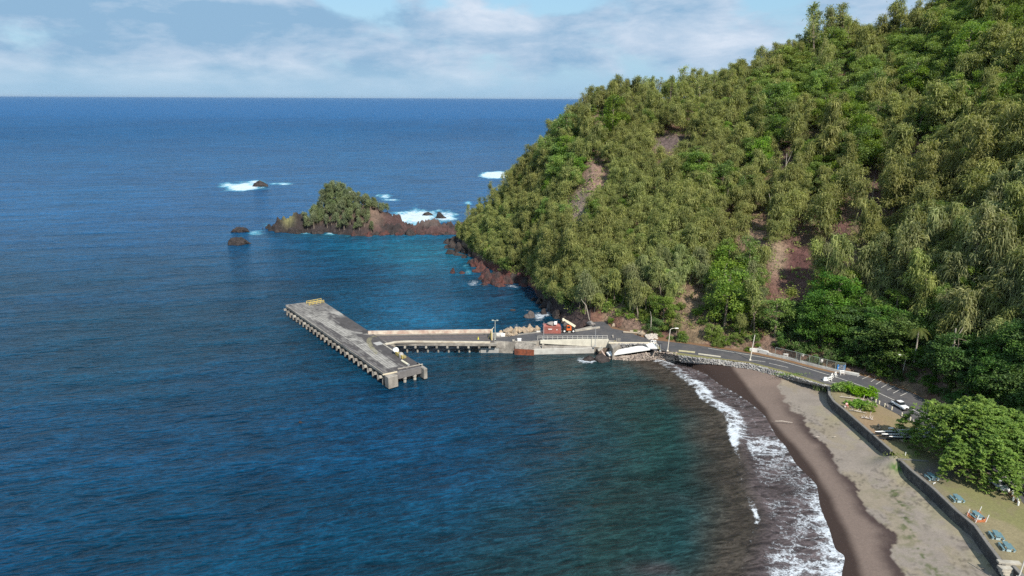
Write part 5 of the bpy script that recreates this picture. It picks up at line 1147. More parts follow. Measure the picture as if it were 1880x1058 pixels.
up3 = [W(1119, 658, .1), W(1160, 652.5, 1.0), W(1205, 645.5, 2.3), W(1226, 646, ZL - .1), W(1248, 654, 2.9)]; lo3 = [W(1111, 659, -.2), W(1160, 663, -.2), W(1210, 664, -.2), W(1235, 665, -.1), W(1258, 667, .0)]
rip_m = mat('riprap_stone', (.40, .34, .285), .9, .4, 1.5, col2=(.22, .18, .155))
belt(up3, lo3, 0, 0, 2200, .55, rip_m, 'riprap', 7000, .2)
def under(a, b_, m, dz=-.35):
    n = 24; A_ = resamp(np.asarray(a), n); B_ = resamp(np.asarray(b_), n); mb = MB(); d_ = np.array([0, 0, dz]); mb.add(list(A_ + d_) + list(B_ + d_ * 2), [(i, i + n, i + n + 1, i + 1) for i in range(n - 1)]); tag(mb.build('embankment', m, world=True), kind='structure')
dke = mat('dark_earth', (.06, .05, .045), .95, .4, 1.5); under(up3, lo3, dke)
up4 = [W(1131, 631.5, ZL), W(1196, 632, ZL)]; lo4 = [W(1118, 645, 1.0), W(1190, 632.5, ZL - .5)]
belt(up4, lo4, 0, 0, 500, .5, stone_g, 'revetment', 7700, .1); under(up4, lo4, dke, -.2)
belt(WL([(1240, 658), (1262, 661), (1290, 666)], 1.), WL([(1244, 668), (1262, 671), (1300, 673)], .3), 1., .2, 420, .6, rock_m, 'shore_stones', 12000)
# sea walls
wallm = mat('lava_wall', (.055, .052, .052), .95, .35, 2.2, .12, 3., col2=(.090, .085, .080)); cap_ = mat('wall_cap', (.17, .16, .145), .9, .25, 2.)
def seawall(L_, label, capw=.5, zt=None):
    g = empty('sea_wall', (*L_[len(L_) // 2], .8), label, 'wall'); mb = MB(); zt = zt or [ZL] * len(L_); mb.ribbon(L_, .5, -.3, [z - .12 for z in zt]); mb.build('stonework', wallm, g, world=True); mb = MB(); mb.ribbon(L_, capw, [z - .12 for z in zt], [z + .06 for z in zt]); mb.build('cap', cap_, g, world=True); return g
seawall(wall1, 'dark lava stone sea wall between dry sand and the canoe lawn')
seawall(np.vstack([wall2]), 'second dark sea wall running below the picnic tables')
seawall(np.vstack([WL([(1648, 843)], ZL), WL([(1704, 847)], ZL)]), 'short low wall leading back from the corner of the second sea wall under the big tree', .4)
seawall(wall2b, 'last stretch of dark sea wall beyond the stone steps')
g = empty('stone_steps', W(1848, 1050, 1.2), 'pale stone steps leading through the sea wall to the sand', 'steps')
for k in range(5):
    a_ = W(1838 + k * 2.0, 1036 + k * 5.5, 0); mb = MB(); z_ = ZL - .15 - k * .38; c3 = W(1848 + k * 2.2, 1041 + k * 5.5, z_); mb.box((c3[0] + .1, c3[1], z_ - .2), (2.2 - .1 * k, .95, .42), .05); mb.build('step', conc_l, g, world=True)
mb = MB(); mb.box((*W(1852, 1034, ZL)[:2], ZL + .1), (2.9, .7, .28), -.12); mb.build('top_slab', conc_l, g, world=True)
# low white wall and chain-link fence on the hill side of the road
lw = WL([(1376, 645), (1390, 646.5), (1410, 651), (1449, 660), (1487, 670), (1525, 679.5), (1545, 684), (1577, 690)], ZL)
g = empty('low_wall', (*lw[3], ZL), 'long low whitewashed wall on the hill side of the road', 'wall'); mb = MB(); mb.ribbon(lw[:3], .6, ZL - .3, ZL + .85); mb.build('stonework', conc_w, g, world=True); mb = MB(); mb.ribbon(lw[2:], .8, ZL - .3, ZL + .5); mb.build('footing', mat('wall_grey', (.50, .49, .46), .9, .25, 1.2, col2=(.38, .37, .35)), g, world=True)
rock(1395, 647, (2.4, 1.6, 1.7), 610, greyrock_m, 'grey boulder sitting behind the start of the low white wall', 'boulder', z=ZL, name='boulder')
fl = WL([(1423, 652), (1462, 661), (1468, 663), (1500, 671), (1533, 679), (1550, 681.5)], ZL + .4)
g = empty('chain_link_fence', (*fl[0], ZL + .4), 'rusty chain link fence above the low white wall', 'fence')
fr_m = mat('fence_pipe', (.32, .38, .34), .6, .2, 5.)
for (x, y) in [(1423, 652), (1461, 661), (1469, 663.5), (1485, 667.5), (1503, 672), (1517, 675.5), (1533, 679), (1550, 681.5)]:
    p_ = W(x, y, ZL + .4); mb = MB(); mb.tube([p_, p_ + [0, 0, 2.0]], .045, 5); mb.build('post', fr_m, g, world=True)
L3 = [np.array([*p_, ZL + 2.4]) for p_ in fl]; mb = MB(); mb.tube(L3, .03, 4); mb.tube([p_ - [0, 0, 1.9] for p_ in L3], .02, 4); mb.build('rail', fr_m, g, world=True)
mb = MB(); LL = resamp(fl, 150)
for i in range(149):
    for (za, zb) in ((0, 1.95), (1.95, 0)):
        j = min(i + 3, 149); mb.tube([(*LL[i], ZL + .45 + za), (*LL[j], ZL + .45 + zb)], .012, 3, cap=False)
mb.build('mesh_panel', mat('fence_wire', (.22, .20, .17), .7, .2, 5.), g, world=True)
# concrete strips on the verge and boulders by the hill foot
mb = MB(); a_, b_ = W(1246, 644.5, ZL), W(1276, 647.5, ZL); mb.ribbon([a_[:2], b_[:2]], .9, ZL - .1, ZL + .12); o = mb.build('kerb_slab', mat('yellowish_concrete', (.40, .36, .22), .9, .25, 2.), world=True); tag(o, 'yellowish concrete slab on the verge by the road bend', 'slab')
mb = MB(); a_, b_ = W(1282, 650.5, ZL), W(1323, 656, ZL); mb.ribbon([a_[:2], b_[:2]], .45, ZL - .1, ZL + .2); o = mb.build('kerb_slab', mat('pale_kerb', (.50, .47, .38), .9, .2, 2.), world=True); tag(o, 'long thin pale kerb beam along the beach side of the road', 'kerb')
rock(1179, 617, (2.2, 1.8, 1.6), 620, tanrock_m, 'rounded tan boulder in front of the dark rounded tree', 'boulder', z=ZL, name='boulder'); rock(1127, 600, (1.6, 1.2, 1.1), 621, tanrock_m, 'small tan boulder at the edge of the dirt apron', 'boulder', z=ZL, name='boulder')
rock(1241, 651, (1.1, .9, .9), 622, tanrock_m, 'small pale stone on the riprap near the lamp', 'boulder', z=2.8, name='boulder')
rock(1085, 597, (3.2, 2.0, 1.6), 623, greyrock_m, 'pale grey rock beside the lift boom at the hill foot', 'boulder', z=ZL, name='boulder')
belt(WL([(1184, 618), (1204, 617)], ZL), WL([(1190, 623), (1206, 622)], ZL), ZL + .5, ZL, 90, .7, mat('light_rubble', (.42, .38, .33), .9, .3, 2.), 'rubble', 13000)
for k, (x, y, ln, rz_) in enumerate([(1172, 610.5, 4.5, -.12), (1163, 612.5, 5.5, -.18)]):
    mb = MB(); mb.tube([(-ln / 2, 0, .25), (ln / 2, 0, .2)], [.26, .2], 8); o = mb.build('log', wood_p); o.location = W(x, y, ZL); o.rotation_euler = (0, 0, rz_); tag(o, ['pale log at the hill foot beside the tan boulder', 'longer brownish log half buried in the bank'][k], 'log')
mb = MB(); mb.box((0, 0, .2), (10, .5, .45)); o = mb.build('kerb_beam', conc_l); o.location = W(1072, 606.5, ZL); o.rotation_euler = (0, 0, .42); tag(o, 'pale concrete beam on the dirt beside the lift boom', 'kerb')
# ================================================================== PROPS
orange = mat('orange_paint', (.62, .13, .03), .5, .12, 4.); cream = mat('boom_cream', (.72, .66, .50), .6, .08, 4.)
glass = mat('dark_glass', (.02, .025, .03), .12, .1, 4., spec=.6); carwhite = mat('car_white', (.74, .74, .74), .35, .03, 4., spec=.5); trim_ = mat('black_trim', (.03, .03, .032), .6, .1, 4.)
redc_ = mat('container_red', (.38, .13, .105), .8, .25, 1.2, col2=(.30, .12, .10)); tarp = mat('grey_tarp', (.24, .22, .205), .9, .25, 2., .08, 3.)
# container
p = W(1013.5, 612.5, ZL); g = empty('shipping_container', p, 'faded red metal container with a grey heap on its roof beside the lift', 'container')
Lc, Wc, Hc = 4.7, 2.4, 1.9
mb = MB(); mb.box((0, Wc / 2, Hc / 2 + .08), (Lc - .1, Wc - .1, Hc - .1)); n = 22
for k in range(n): mb.box((-Lc / 2 + .25 + k * (Lc - .5) / (n - 1), .02, Hc / 2 + .08), (.12, .08, Hc - .3))
mb.build('body', redc_, g)
mb = MB()
for x_ in (-Lc / 2, Lc / 2):
    for y_ in (0, Wc): mb.box((x_, y_, Hc / 2 + .08), (.14, .14, Hc + .04))
for y_ in (0, Wc):
    for z_ in (.1, Hc + .06): mb.box((0, y_, z_), (Lc + .1, .12, .14))
mb.build('frame', redc_, g); mb = MB(); mb.box((-.55, -.06, 1.25), (1.05, .03, .22)); mb.box((1.3, -.06, 1.1), (.2, .03, .3)); mb.build('plate', white, g)
V_, F_ = rock_geo((2.6, 2.0, 1.2), 44, 3, .12, 0); o = mesh_np('tarp_heap', V_, F_, tarp, smooth_=True); o.location = (p[0] - .1, p[1] + 1.25, ZL + Hc + .45); tag(o, 'lumpy grey tarpaulin heap on top of the red container', 'tarp')
mb = MB(); mb.box((0, 0, .35), (.85, .7, .7)); mb.box((0, 0, .75), (.6, .5, .12)); mb.tube([(.3, 0, .7), (.5, 0, 1.0)], .07, 5); o = mb.build('white_box', white, bevel=.04); o.location = (p[0] + .9, p[1] + .5, ZL + Hc + .55); tag(o, 'small white box on the roof of the red container', 'box')
# telescopic lift
p = W(1045, 611.5, ZL); g = empty('boom_lift', p, 'orange telescopic lift with a raised cream boom on the quay', 'lift')
mb = MB(); mb.box((0, .95, .75), (2.9, 1.2, .5)); mb.box((-.95, .95, 1.1), (.8, 1.3, .35), taper=.9); mb.build('chassis', trim_, g)
for x_ in (-1.3, 1.15):
    for y_ in (.1, 1.9):
        mb = MB(); mb.tube([(x_, y_ - .2, .52), (x_, y_ + .2, .52)], .52, 14); wheel = mb.build('wheel', black_, g)
        mb = MB(); mb.tube([(x_, y_ - .23, .52), (x_, y_ + .0, .52)], .25, 10); rm = mb.build('rim', white, wheel)
mb = MB(); mb.box((-.05, .6, 1.35), (1.35, 1.0, 1.3), taper=.88); mb.build('cab', orange, g); mb = MB(); mb.box((-.15, .11, 1.6), (.8, .06, .55), rx=-.06); mb.build('window', glass, g)
mb = MB(); mb.box((1.0, .95, 1.2), (1.1, 1.1, .7), taper=.85); mb.build('engine_cover', trim_, g)
a_ = np.array([1.55, .5, 1.75]); b_ = np.array([-1.55, .35, 3.75]); d_ = unit(b_ - a_)
mb = MB(); c3 = (a_ * .65 + b_ * .35); mb.box(c3, (2.7, .5, .55), math.atan2(d_[1], d_[0]) + math.pi, ry=math.asin(d_[2])); mb.build('boom', cream, g); mb = MB(); c3 = (a_ * .2 + b_ * .8); mb.box(c3, (2.3, .36, .42), math.atan2(d_[1], d_[0]) + math.pi, ry=math.asin(d_[2])); mb.build('boom_section', cream, g)
mb = MB(); mb.box(b_ + [-.15, 0, -.1], (.4, .7, .6)); mb.build('boom_head', cream, g); mb = MB(); mb.tube([a_ + [0, 0, -.1], (1.2, .7, 1.2)], .14, 6); mb.build('ram', steel, g)

# pickup
def pickup(name, p, rz, label, paint, hard=True):
    g = empty(name, p, label, 'car', None, rz); g.scale = (.76, .76, .8); L2 = 2.45
    mb = MB()  # side profile extruded: x forward
    prof = [(-2.45, .5), (-2.45, 1.08), (-.85, 1.1), (-.8, 1.12), (.85, 1.12), (2.25, 1.05), (2.4, .95), (2.42, .5)]
    V = [(x, y, z) for y in (-.88, .88) for x, z in prof]; n = len(prof); mb.add(V, [tuple(range(n)), tuple(range(2 * n - 1, n - 1, -1))] + [(i, i + n, (i + 1) % n + n, (i + 1) % n) for i in range(n)]); mb.build('body', paint, g, bevel=.06)
    mb = MB(); mb.add([(-.85, -.8, 1.1), (.95, -.8, 1.1), (.95, .8, 1.1), (-.85, .8, 1.1), (-.75, -.68, 1.72), (.45, -.68, 1.74), (.45, .68, 1.74), (-.75, .68, 1.72)], [(0, 3, 2, 1), (4, 5, 6, 7), (0, 1, 5, 4), (1, 2, 6, 5), (2, 3, 7, 6), (3, 0, 4, 7)]); mb.build('cabin', glass, g)
    mb = MB(); mb.box((-.15, 0, 1.77), (1.3, 1.42, .08)); mb.build('roof', paint, g, bevel=.03)
    mb = MB(); mb.box((-1.65, 0, 1.105), (1.35, 1.45, .03)); mb.build('cargo_bed', trim_, g)
    mb = MB(); mb.box((2.46, 0, .55), (.18, 1.75, .22)); mb.build('bumper', trim_, g); mb = MB(); mb.box((-2.5, 0, .55), (.14, 1.7, .2)); mb.build('bumper', trim_, g)
    mb = MB(); mb.box((2.425, 0, .85), (.03, .7, .3)); mb.build('grille', trim_, g)
    for s_ in (-1, 1): mb = MB(); mb.tube([(2.36, s_ * .62, .85), (2.46, s_ * .62, .85)], .13, 8); mb.build('headlight', mat('lamp_glass', (.6, .6, .58), .2, .05, 4.), g)
    for x_ in (-1.5, 1.5):
        for s_ in (-1, 1):
            mb = MB(); mb.tube([(x_, s_ * .72, .4), (x_, s_ * .96, .4)], .41, 14); wh = mb.build('wheel', black_, g); mb = MB(); mb.tube([(x_, s_ * .9, .4), (x_, s_ * .975, .4)], .2, 8); mb.build('rim', steel, wh)
            mb = MB(); mb.box((x_, s_ * .86, .86), (1.05, .24, .12)); mb.build('fender', trim_ if hard else paint, g)
    return g
c0, c1 = W(1640, 742, ZL), W(1664, 755.5, ZL); pickup('pickup_truck', (c0 + c1) / 2, math.atan2(c1[1] - c0[1], c1[0] - c0[0]), 'white pickup parked at the lawn side of the road', carwhite, False)
c0, c1 = W(1822, 886, ZL), W(1844, 905, ZL); pickup('parked_car', (c0 + c1) / 2, math.atan2(c1[1] - c0[1], c1[0] - c0[0]), 'pale car almost hidden under the huge tree near the white bollards', mat('silver_paint', (.5, .53, .56), .35, .03, 4., spec=.5), False)

# picnic tables
tealp = mat('teal_paint', (.11, .19, .21), .75, .2, 3.); palebl = mat('pale_blue_concrete', (.38, .48, .50), .8, .1, 3.)
def table(px, py, rz, label):
    g = empty('picnic_table', W(px, py, ZL), label, 'picnic table', 'teal picnic tables behind the sea wall', rz); g.scale = (.85,) * 3
    mb = MB(); mb.box((0, 0, .76), (2.1, .86, .09)); mb.build('tabletop', tealp, g, bevel=.02)
    for s_ in (-1, 1): mb = MB(); mb.box((0, s_ * .82, .46), (2.1, .34, .08)); mb.build('bench', tealp, g, bevel=.02)
    for x_ in (-.72, .72):
        mb = MB(); mb.box((x_, 0, .36), (.16, .7, .72)); mb.build('pedestal', palebl, g)
        for s_ in (-1, 1): mb = MB(); mb.box((x_, s_ * .82, .21), (.16, .28, .42)); mb.build('bench_foot', palebl, g)
    return g
wd_dir = lambda i: math.atan2(*(wall2[i + 1] - wall2[i])[::-1])
table(1710, 879, wd_dir(1) - .03, 'picnic table in the tree shade close to the yellow post')
table(1757, 919, wd_dir(2) - .06, 'picnic table standing alone on the grass between the yellow post and the netted one')
table(1793, 950.5, wd_dir(3) - .05, 'picnic table fenced off with orange netting')
table(1829, 987, wd_dir(4) - .02, 'picnic table next above the one nearest the stone steps')
table(1848, 1008, wd_dir(5) + .0, 'picnic table nearest the stone steps')
g = empty('safety_net', W(1793, 951, ZL), 'orange safety netting on white stakes around one picnic table', 'netting')
cs = [W(1774.6, 948, ZL), W(1791, 959.5, ZL), W(1809.5, 959, ZL), W(1796, 943.5, ZL)]; net = mat('orange_net', (.62, .17, .05), .8, .2, 5.)
for c_ in cs: mb = MB(); mb.tube([c_, c_ + [.3, 0, 1.25]], .055, 6); mb.build('stake', white, g, world=True)
for i in range(4):
    a, b_ = cs[i], cs[(i + 1) % 4]; mb = MB(); n = 16
    for k in range(n + 1):
        f_ = k / n; q_ = a + (b_ - a) * f_; sag = .35 * math.sin(math.pi * f_); mb.tube([q_ + [0, 0, .02], q_ + [.1, 0, .75 - sag]], .012, 3)
    for z_ in (.05, .2, .36, .52, .68): mb.tube([a + (b_ - a) * f_ + [.0, 0, z_ * (1 - .45 * math.sin(math.pi * f_))] for f_ in np.linspace(0, 1, 9)], .018, 3)
    mb.build('net', net, g, world=True)
p = W(1708, 909, 1.2); g = empty('yellow_post', p, 'leaning yellow post with a white top in front of the sea wall', 'post'); mb = MB(); mb.tube([(0, 0, -.2), (.12, 0, 1.3)], .09, 7); mb.build('shaft', mat('bright_yellow', (.75, .55, .04), .6, .1, 4.), g); mb = MB(); mb.tube([(.12, 0, 1.3), (.2, 0, 2.2), (.5, 0, 2.3)], .08, 7); mb.build('top', white, g)

# outrigger canoes
hull_m = mat('canoe_black', (.018, .020, .028), .35, .1, 4., spec=.5); gun = mat('gunwale_white', (.78, .78, .76), .5, .05, 4.)
def canoe(x0, y0, x1, y1, Lm, label):
    a, b_ = W(x0, y0, ZL + .8), W(x1, y1, ZL + .8); d_ = unit(b_ - a); g = empty('outrigger_canoe', (a[0], a[1], ZL), label, 'canoe', 'black canoes laid side by side on the lawn', math.atan2(d_[1], d_[0]))
    n = 26; V = []; m_ = 8
    for i in range(n + 1):
        u = i / n; w_ = .27 * (math.sin(math.pi * min(max(u, .004), .996)) ** .5); kl = .28 + .5 * (abs(u - .5) * 2) ** 3.5 * .7; top = .80 + .16 * (abs(u - .5) * 2) ** 3
        for k in range(m_ + 1): t_ = math.pi * k / m_; V.append((u * Lm, -w_ * math.cos(t_), top - (top - kl) * math.sin(t_) ** .6))
    Fc = [(i * (m_ + 1) + k, i * (m_ + 1) + k + 1, (i + 1) * (m_ + 1) + k + 1, (i + 1) * (m_ + 1) + k) for i in range(n) for k in range(m_)]
    Fc += [(i * (m_ + 1), (i + 1) * (m_ + 1), (i + 1) * (m_ + 1) + m_, i * (m_ + 1) + m_) for i in range(n)]
    mb = MB(); mb.add(V, Fc); mb.build('hull', hull_m, g)
    mb = MB()
    for s_ in (0, m_): mb.tube([np.array(V[i * (m_ + 1) + s_]) + [0, 0, .02] for i in range(n + 1)], .055, 5)
    mb.build('gunwale', gun, g)
    for e_ in (0, 1): mb = MB(); x_ = e_ * Lm; s_ = 1 if e_ == 0 else -1; mb.tube([(x_ - .1 * s_, 0, .97), (x_ + .9 * s_, 0, .88)], [.05, .13], 6); mb.build('end_cover', gun, g)
    for x_ in (2.5, Lm - 2.5): mb = MB(); mb.box((x_, 0, .18), (.3, 1.0, .36)); mb.build('cradle', wood_p, g)
    return g
canoe(1607, 794, 1681, 789, 12.8, 'black canoe farthest from the sea wall end, longest visible white rim'); canoe(1619, 798.5, 1680, 795.5, 12.5, 'black canoe in the middle of the three'); canoe(1633, 803, 1676, 802, 12.5, 'black canoe closest to the picnic lawn side')
p = W(1629, 806, ZL); mb = MB(); mb.tube([(-1.4, .6, .4), (0, 0, .5), (1.2, -.9, .15)], .06, 5); mb.tube([(-.9, -.5, .1), (.2, .4, .5)], .06, 5); mb.tube([(-1.5, .1, .12), (.6, -.6, .2)], .14, 7); o = mb.build('wooden_spars', trim_); o.location = p; tag(o, 'dark outrigger spars lying beside the front canoe', 'spars')
mb = MB(); mb.box((0, 0, .25), (.9, .35, .12)); mb.box((-.3, 0, .1), (.1, .3, .2)); mb.box((.3, 0, .1), (.1, .3, .2)); o = mb.build('small_bench', white); o.location = W(1635.5, 788.5, ZL); tag(o, 'small white bench-like board behind the canoes', 'bench')

# lawn bushes
def lawnbush(cx, cy, rx, ry, hh, n, seed, label, m):
    rs = np.random.RandomState(seed); c_ = W(cx, cy, ZL); g = empty('lawn_bush', c_, label, 'bush'); th = rs.uniform(0, 6.283, n); rr = np.sqrt(rs.uniform(0, 1, n)); lob = 1 + .28 * np.sin(3 * th + seed) + .2 * np.sin(5 * th)
    c_a, s_a = math.cos(-.35), math.sin(-.35); x_ = rr * np.cos(th) * rx * lob; y_ = rr * np.sin(th) * ry * lob; X_ = x_ * c_a - y_ * s_a; Y_ = x_ * s_a + y_ * c_a
    z_ = hh * (.45 + .55 * np.sqrt(1 - np.clip(rr, 0, 1) ** 2)) * (.25 + 1.5 * fbm(X_ * 1.1 + 9, Y_ * 1.1 + 9, seed, 3)) - rs.exponential(.2, n); pts_ = np.stack([X_, Y_, np.maximum(z_, .15)], 1)
    k_ = 7; pp = np.repeat(pts_, k_, 0) + rs.normal(0, .14, (n * k_, 3)); quads_mesh('foliage', leaves(rs, pp, rs.uniform(.25, .5, len(pp)), .55), np.clip(np.repeat(rs.normal(.6, .2, n), k_) + rs.normal(0, .12, n * k_), 0, 1), m, g)
    for j in range(5):
        a = rs.uniform(0, 6.28); mb = MB(); e = np.array([math.cos(a) * rx * .7, math.sin(a) * ry * .7, hh * .7]); mb.tube([(0, 0, 0), e * [.4, .4, .35], e], [.12, .09, .03], 5); mb.build('stem', palebark, g)
lawnbush(1553, 719, 3.0, 1.8, 1.5, 420, 3, 'glossy green bush at the corner of the lawn behind the sea wall start', bigleaf)
lawnbush(1582, 726, 3.2, 1.8, 1.7, 460, 5, 'glossy green bush adjoining the corner bush, along the road edge', bigleaf)
lawnbush(1578, 747, 2.4, 1.3, 1.1, 260, 7, 'lower thinner bush in front of the two glossy bushes', bigleaf)
lawnbush(1593, 754, 1.1, .7, .9, 90, 9, 'tiny bush at the end of the low thin one', greenleaf)
drift = mat('driftwood', (.42, .37, .32), .9, .25, 4.)
def branchy(px, py, L_, seed, label, rz=0., h=.5, z=ZL, n=5, r0=.12, m=drift):
    rr = random.Random(seed); mb = MB(); c_ = W(px, py, z); pts_ = [(-L_ / 2, 0, .15), (-L_ * .1, rr.uniform(-.2, .2), .25), (L_ / 2, 0, .15)]; mb.tube(pts_, [r0 * .6, r0, r0 * .5], 6)
    for k in range(n): x_ = rr.uniform(-.4, .4) * L_; mb.tube([(x_, 0, .2), (x_ + rr.uniform(-.5, .5), rr.uniform(-.6, .6), h * rr.uniform(.5, 1.1))], [r0 * .5, r0 * .2], 4)
    o = mb.build('driftwood', m); o.location = c_; o.rotation_euler = (0, 0, rz); tag(o, label, 'driftwood')
branchy(1562, 732, 4.5, 1, 'bleached driftwood tangle under the glossy bushes', -.3, 1.1, n=9); branchy(1586, 738, 2.6, 2, 'bleached root stump right of the bush driftwood', -.4, 1.2, n=8, r0=.2); branchy(1590, 742, 4.5, 3, 'long pale branch lying on the lawn between bushes and road posts', -.25, .3, n=2)
branchy(1575, 757, 3.2, 4, 'grey crooked branches under the low thin bush', -.5, .7, n=8); branchy(1592, 770, 2.2, 5, 'pale driftwood heap by the upright stick on the lawn', -.5, .8, n=10, r0=.16); branchy(1562, 748, 2.6, 8, 'dark branch stretching from the seated person to the low bush', -.3, .4, n=4)
mb = MB(); mb.tube([(0, 0, 0), (.12, 0, 1.7)], [.06, .04], 5); mb.tube([(.1, 0, 1.3), (.3, 0, 1.55)], [.03, .02], 4); o = mb.build('upright_stick', mat('pinkwood', (.62, .48, .42), .8, .1, 4.)); o.location = W(1596, 770, ZL); tag(o, 'pale upright stick on the lawn beside the driftwood heap', 'stick')
branchy(1439, 776, 3.4, 6, 'long thin pale driftwood log on the damp sand', -.2, .2, z=.7, n=2, r0=.09); branchy(1501, 803.5, .8, 7, 'short white driftwood bit on the dry sand', 0, .15, z=1., n=1, r0=.08); branchy(1533, 803.5, .5, 9, 'tiny white driftwood bit closer to the wall on the sand', .3, .15, z=1.1, n=1, r0=.07)
for (x, y, d, lab) in [(1613, 784, .7, 'small tan stone upright near the canoe tips'), (1616, 790, .7, 'flat pale stone right by the canoe tips')]: rock(x, y, (d, d * .8, d), int(x), tanrock_m, lab, 'stone', z=ZL, name='stone', sink=.1, n=2)
# posts and stones edging the lawn
G = 'pale posts edging the lawn along the road'
for (x, y) in [(1607.6, 739), (1614, 742), (1624, 747), (1637, 753), (1655.5, 764), (1671, 772)]:
    mb = MB(); mb.lathe((0, 0, 0), [(.13, 0), (.12, .7), (.06, .76)], 8); o = mb.build('edge_post', cream); o.location = W(x, y, ZL); tag(o, 'short pale post edging the lawn by the white pickup', 'post', G)
for (x, y, lab) in [(1599.5, 735, 'pale block at the bush end of the lawn posts'), (1629, 748.5, 'pale block between lawn posts just before the pickup'), (1662, 768, 'grey block between lawn posts beyond the pickup'), (1676, 776, 'grey block at the tree end of the lawn posts')]:
    rock(x, y, (.8, .7, .8), int(x) + 3, greyrock_m, lab, 'block', z=ZL, name='stone_block', sink=.1, n=2)
mb = MB(); mb.lathe((0, 0, 0), [(.1, 0), (.1, .6), (.05, .65)], 8); o = mb.build('marker_post', white); o.location = W(1534.5, 713.5, ZL); tag(o, 'tiny white marker post at the corner bush', 'post')
mb = MB(); mb.lathe((0, 0, 0), [(.07, 0), (.07, 1.0), (.03, 1.05)], 8); o = mb.build('marker_post', white); o.location = W(1661.5, 840, 2.8); tag(o, 'thin white marker post between the two sea walls', 'post')
G = 'white bollards by the far parking edge'
for (x, y) in [(1850.6, 906.5), (1858.5, 908), (1859.8, 920), (1867.3, 921), (1869, 928)]:
    mb = MB(); mb.lathe((0, 0, 0), [(.14, 0), (.14, .62), (.08, .72)], 8); o = mb.build('white_bollard', white); o.location = W(x, y, ZL); tag(o, 'squat white bollard at the edge of the lawn under the huge tree', 'bollard', G)
mb = MB(); a, b_ = W(1851, 908, ZL), W(1868, 925, ZL); c_ = (a + b_) / 2; mb.tube([a - c_ + [0, 0, .25], b_ - c_ + [0, 0, .25]], .16, 7); o = mb.build('barrier_log', mat('brown_log', (.12, .07, .04), .9, .2, 4.)); o.location = c_; tag(o, 'dark brown log rail between the white bollards', 'log')

# signs and barricades on the road
for (x, y, lab) in [(1472.5, 663, 'white square road sign on a dark post, nearer the utility pole'), (1507, 674.5, 'white square road sign on a dark post, nearer the blue board')]:
    g = empty('road_sign', W(x, y, ZL), lab, 'sign'); mb = MB(); mb.box((0, 0, .8), (.14, .1, 1.6)); mb.build('post', mat('dark_post', (.06, .05, .045), .9, .2, 4.), g); mb = MB(); mb.box((0, -.07, 1.75), (.62, .04, .62)); mb.box((0, -.07, 1.35), (.34, .04, .3)); mb.build('panel', white, g)
p = W(1543.5, 683, ZL); g = empty('notice_board', p, 'blue notice board with white lettering on two posts at the end of the fence', 'sign', None, -.15)
blue = mat('sign_blue', (.03, .20, .52), .6, .08, 4.)
for x_ in (-.75, .85): mb = MB(); mb.tube([(x_, .05, 0), (x_, .05, 2.0)], .05, 6); mb.build('post', steel, g)
mb = MB(); mb.box((0, 0, 1.15), (1.8, .06, 1.25)); pn = mb.build('panel', blue, g)
mb = MB(); mb.box((-.05, -.045, 1.55), (.5, .02, .22)); mb.box((0, -.045, 1.3), (1.1, .02, .12)); mb.box((-.35, -.045, 1.08), (.7, .02, .1)); mb.box((.45, -.045, 1.08), (.35, .02, .1)); mb.box((0, -.045, .86), (1.2, .02, .1)); mb.build('lettering', white, pn)
def barricade(px, py, rz, label):
    g = empty('barricade', W(px, py, ZL), label, 'barricade', 'white A frame barricades across the road', rz)
    for s_ in (-1, 1): mb = MB(); mb.tube([(-.45, s_ * .32, 0), (-.45, 0, 1.0)], .06, 4); mb.tube([(.45, s_ * .32, 0), (.45, 0, 1.0)], .06, 4); mb.build('leg', white, g)
    mb = MB(); mb.box((0, 0, .95), (1.15, .1, .25)); mb.build('board', white, g); mb = MB(); mb.box((0, -.15, .5), (1.05, .06, .18)); mb.build('rail', white, g)
barricade(1522.5, 700, .5, 'white barricade touching the big white sheet'); barricade(1526.5, 694.5, .9, 'white barricade next after the one by the sheet'); barricade(1533, 691.5, .9, 'white barricade near the centre line of the road'); barricade(1545, 688, .2, 'white barricade in front of the blue notice board'); barricade(1442, 657, -.2, 'lone white barricade at the low wall, far up the road')
mb = MB(); mb.add([(-.8, -.35, 0), (.6, -.45, 0), (.8, .4, 0), (-.7, .5, 0), (-.6, -.1, .95), (.2, -.25, 1.05), (.55, .2, .8), (-.4, .3, .9)], [(0, 3, 2, 1), (4, 5, 6, 7), (0, 1, 5, 4), (1, 2, 6, 5), (2, 3, 7, 6), (3, 0, 4, 7)]); o = mb.build('white_cover', white, bevel=.12); o.location = W(1516.5, 699.5, ZL); tag(o, 'large white covered object at the roadside by the barricades', 'cover')
mb = MB(); mb.tube([(0, 0, -.5), (0, 0, 1.6)], .09, 6); mb.lathe((0, 0, 1.6), [(.11, 0), (.04, .1)], 6); o = mb.build('grey_post', mat('mossy_post', (.16, .17, .13), .9, .2, 4.)); o.location = W(1511, 712, 2.4); tag(o, 'grey post in the weeds where the stone bank meets the sea wall', 'post')
rs = np.random.RandomState(3)
def tuft(px, py, z, rx, ry, h, n, seed, name, label, lm):
    rs = np.random.RandomState(seed); c_ = W(px, py, z); b0 = rs.normal(0, 1, (n, 3)) * [rx, ry, .05]; a = rs.uniform(0, 6.28, n); up_ = np.stack([np.cos(a) * .3, np.sin(a) * .3, np.ones(n)], 1) * (h * rs.uniform(.5, 1.1, n))[:, None]; sd = np.stack([np.cos(a + 1.57), np.sin(a + 1.57), 0 * a], 1) * .06
    o = quads_mesh(name, np.stack([b0 - sd, b0 + sd, b0 + sd * .3 + up_, b0 - sd * .3 + up_], 1), rs.uniform(.3, 1, n), lm); o.location = c_
    if label: tag(o, kind='stuff')
    else: tag(o, kind='stuff')
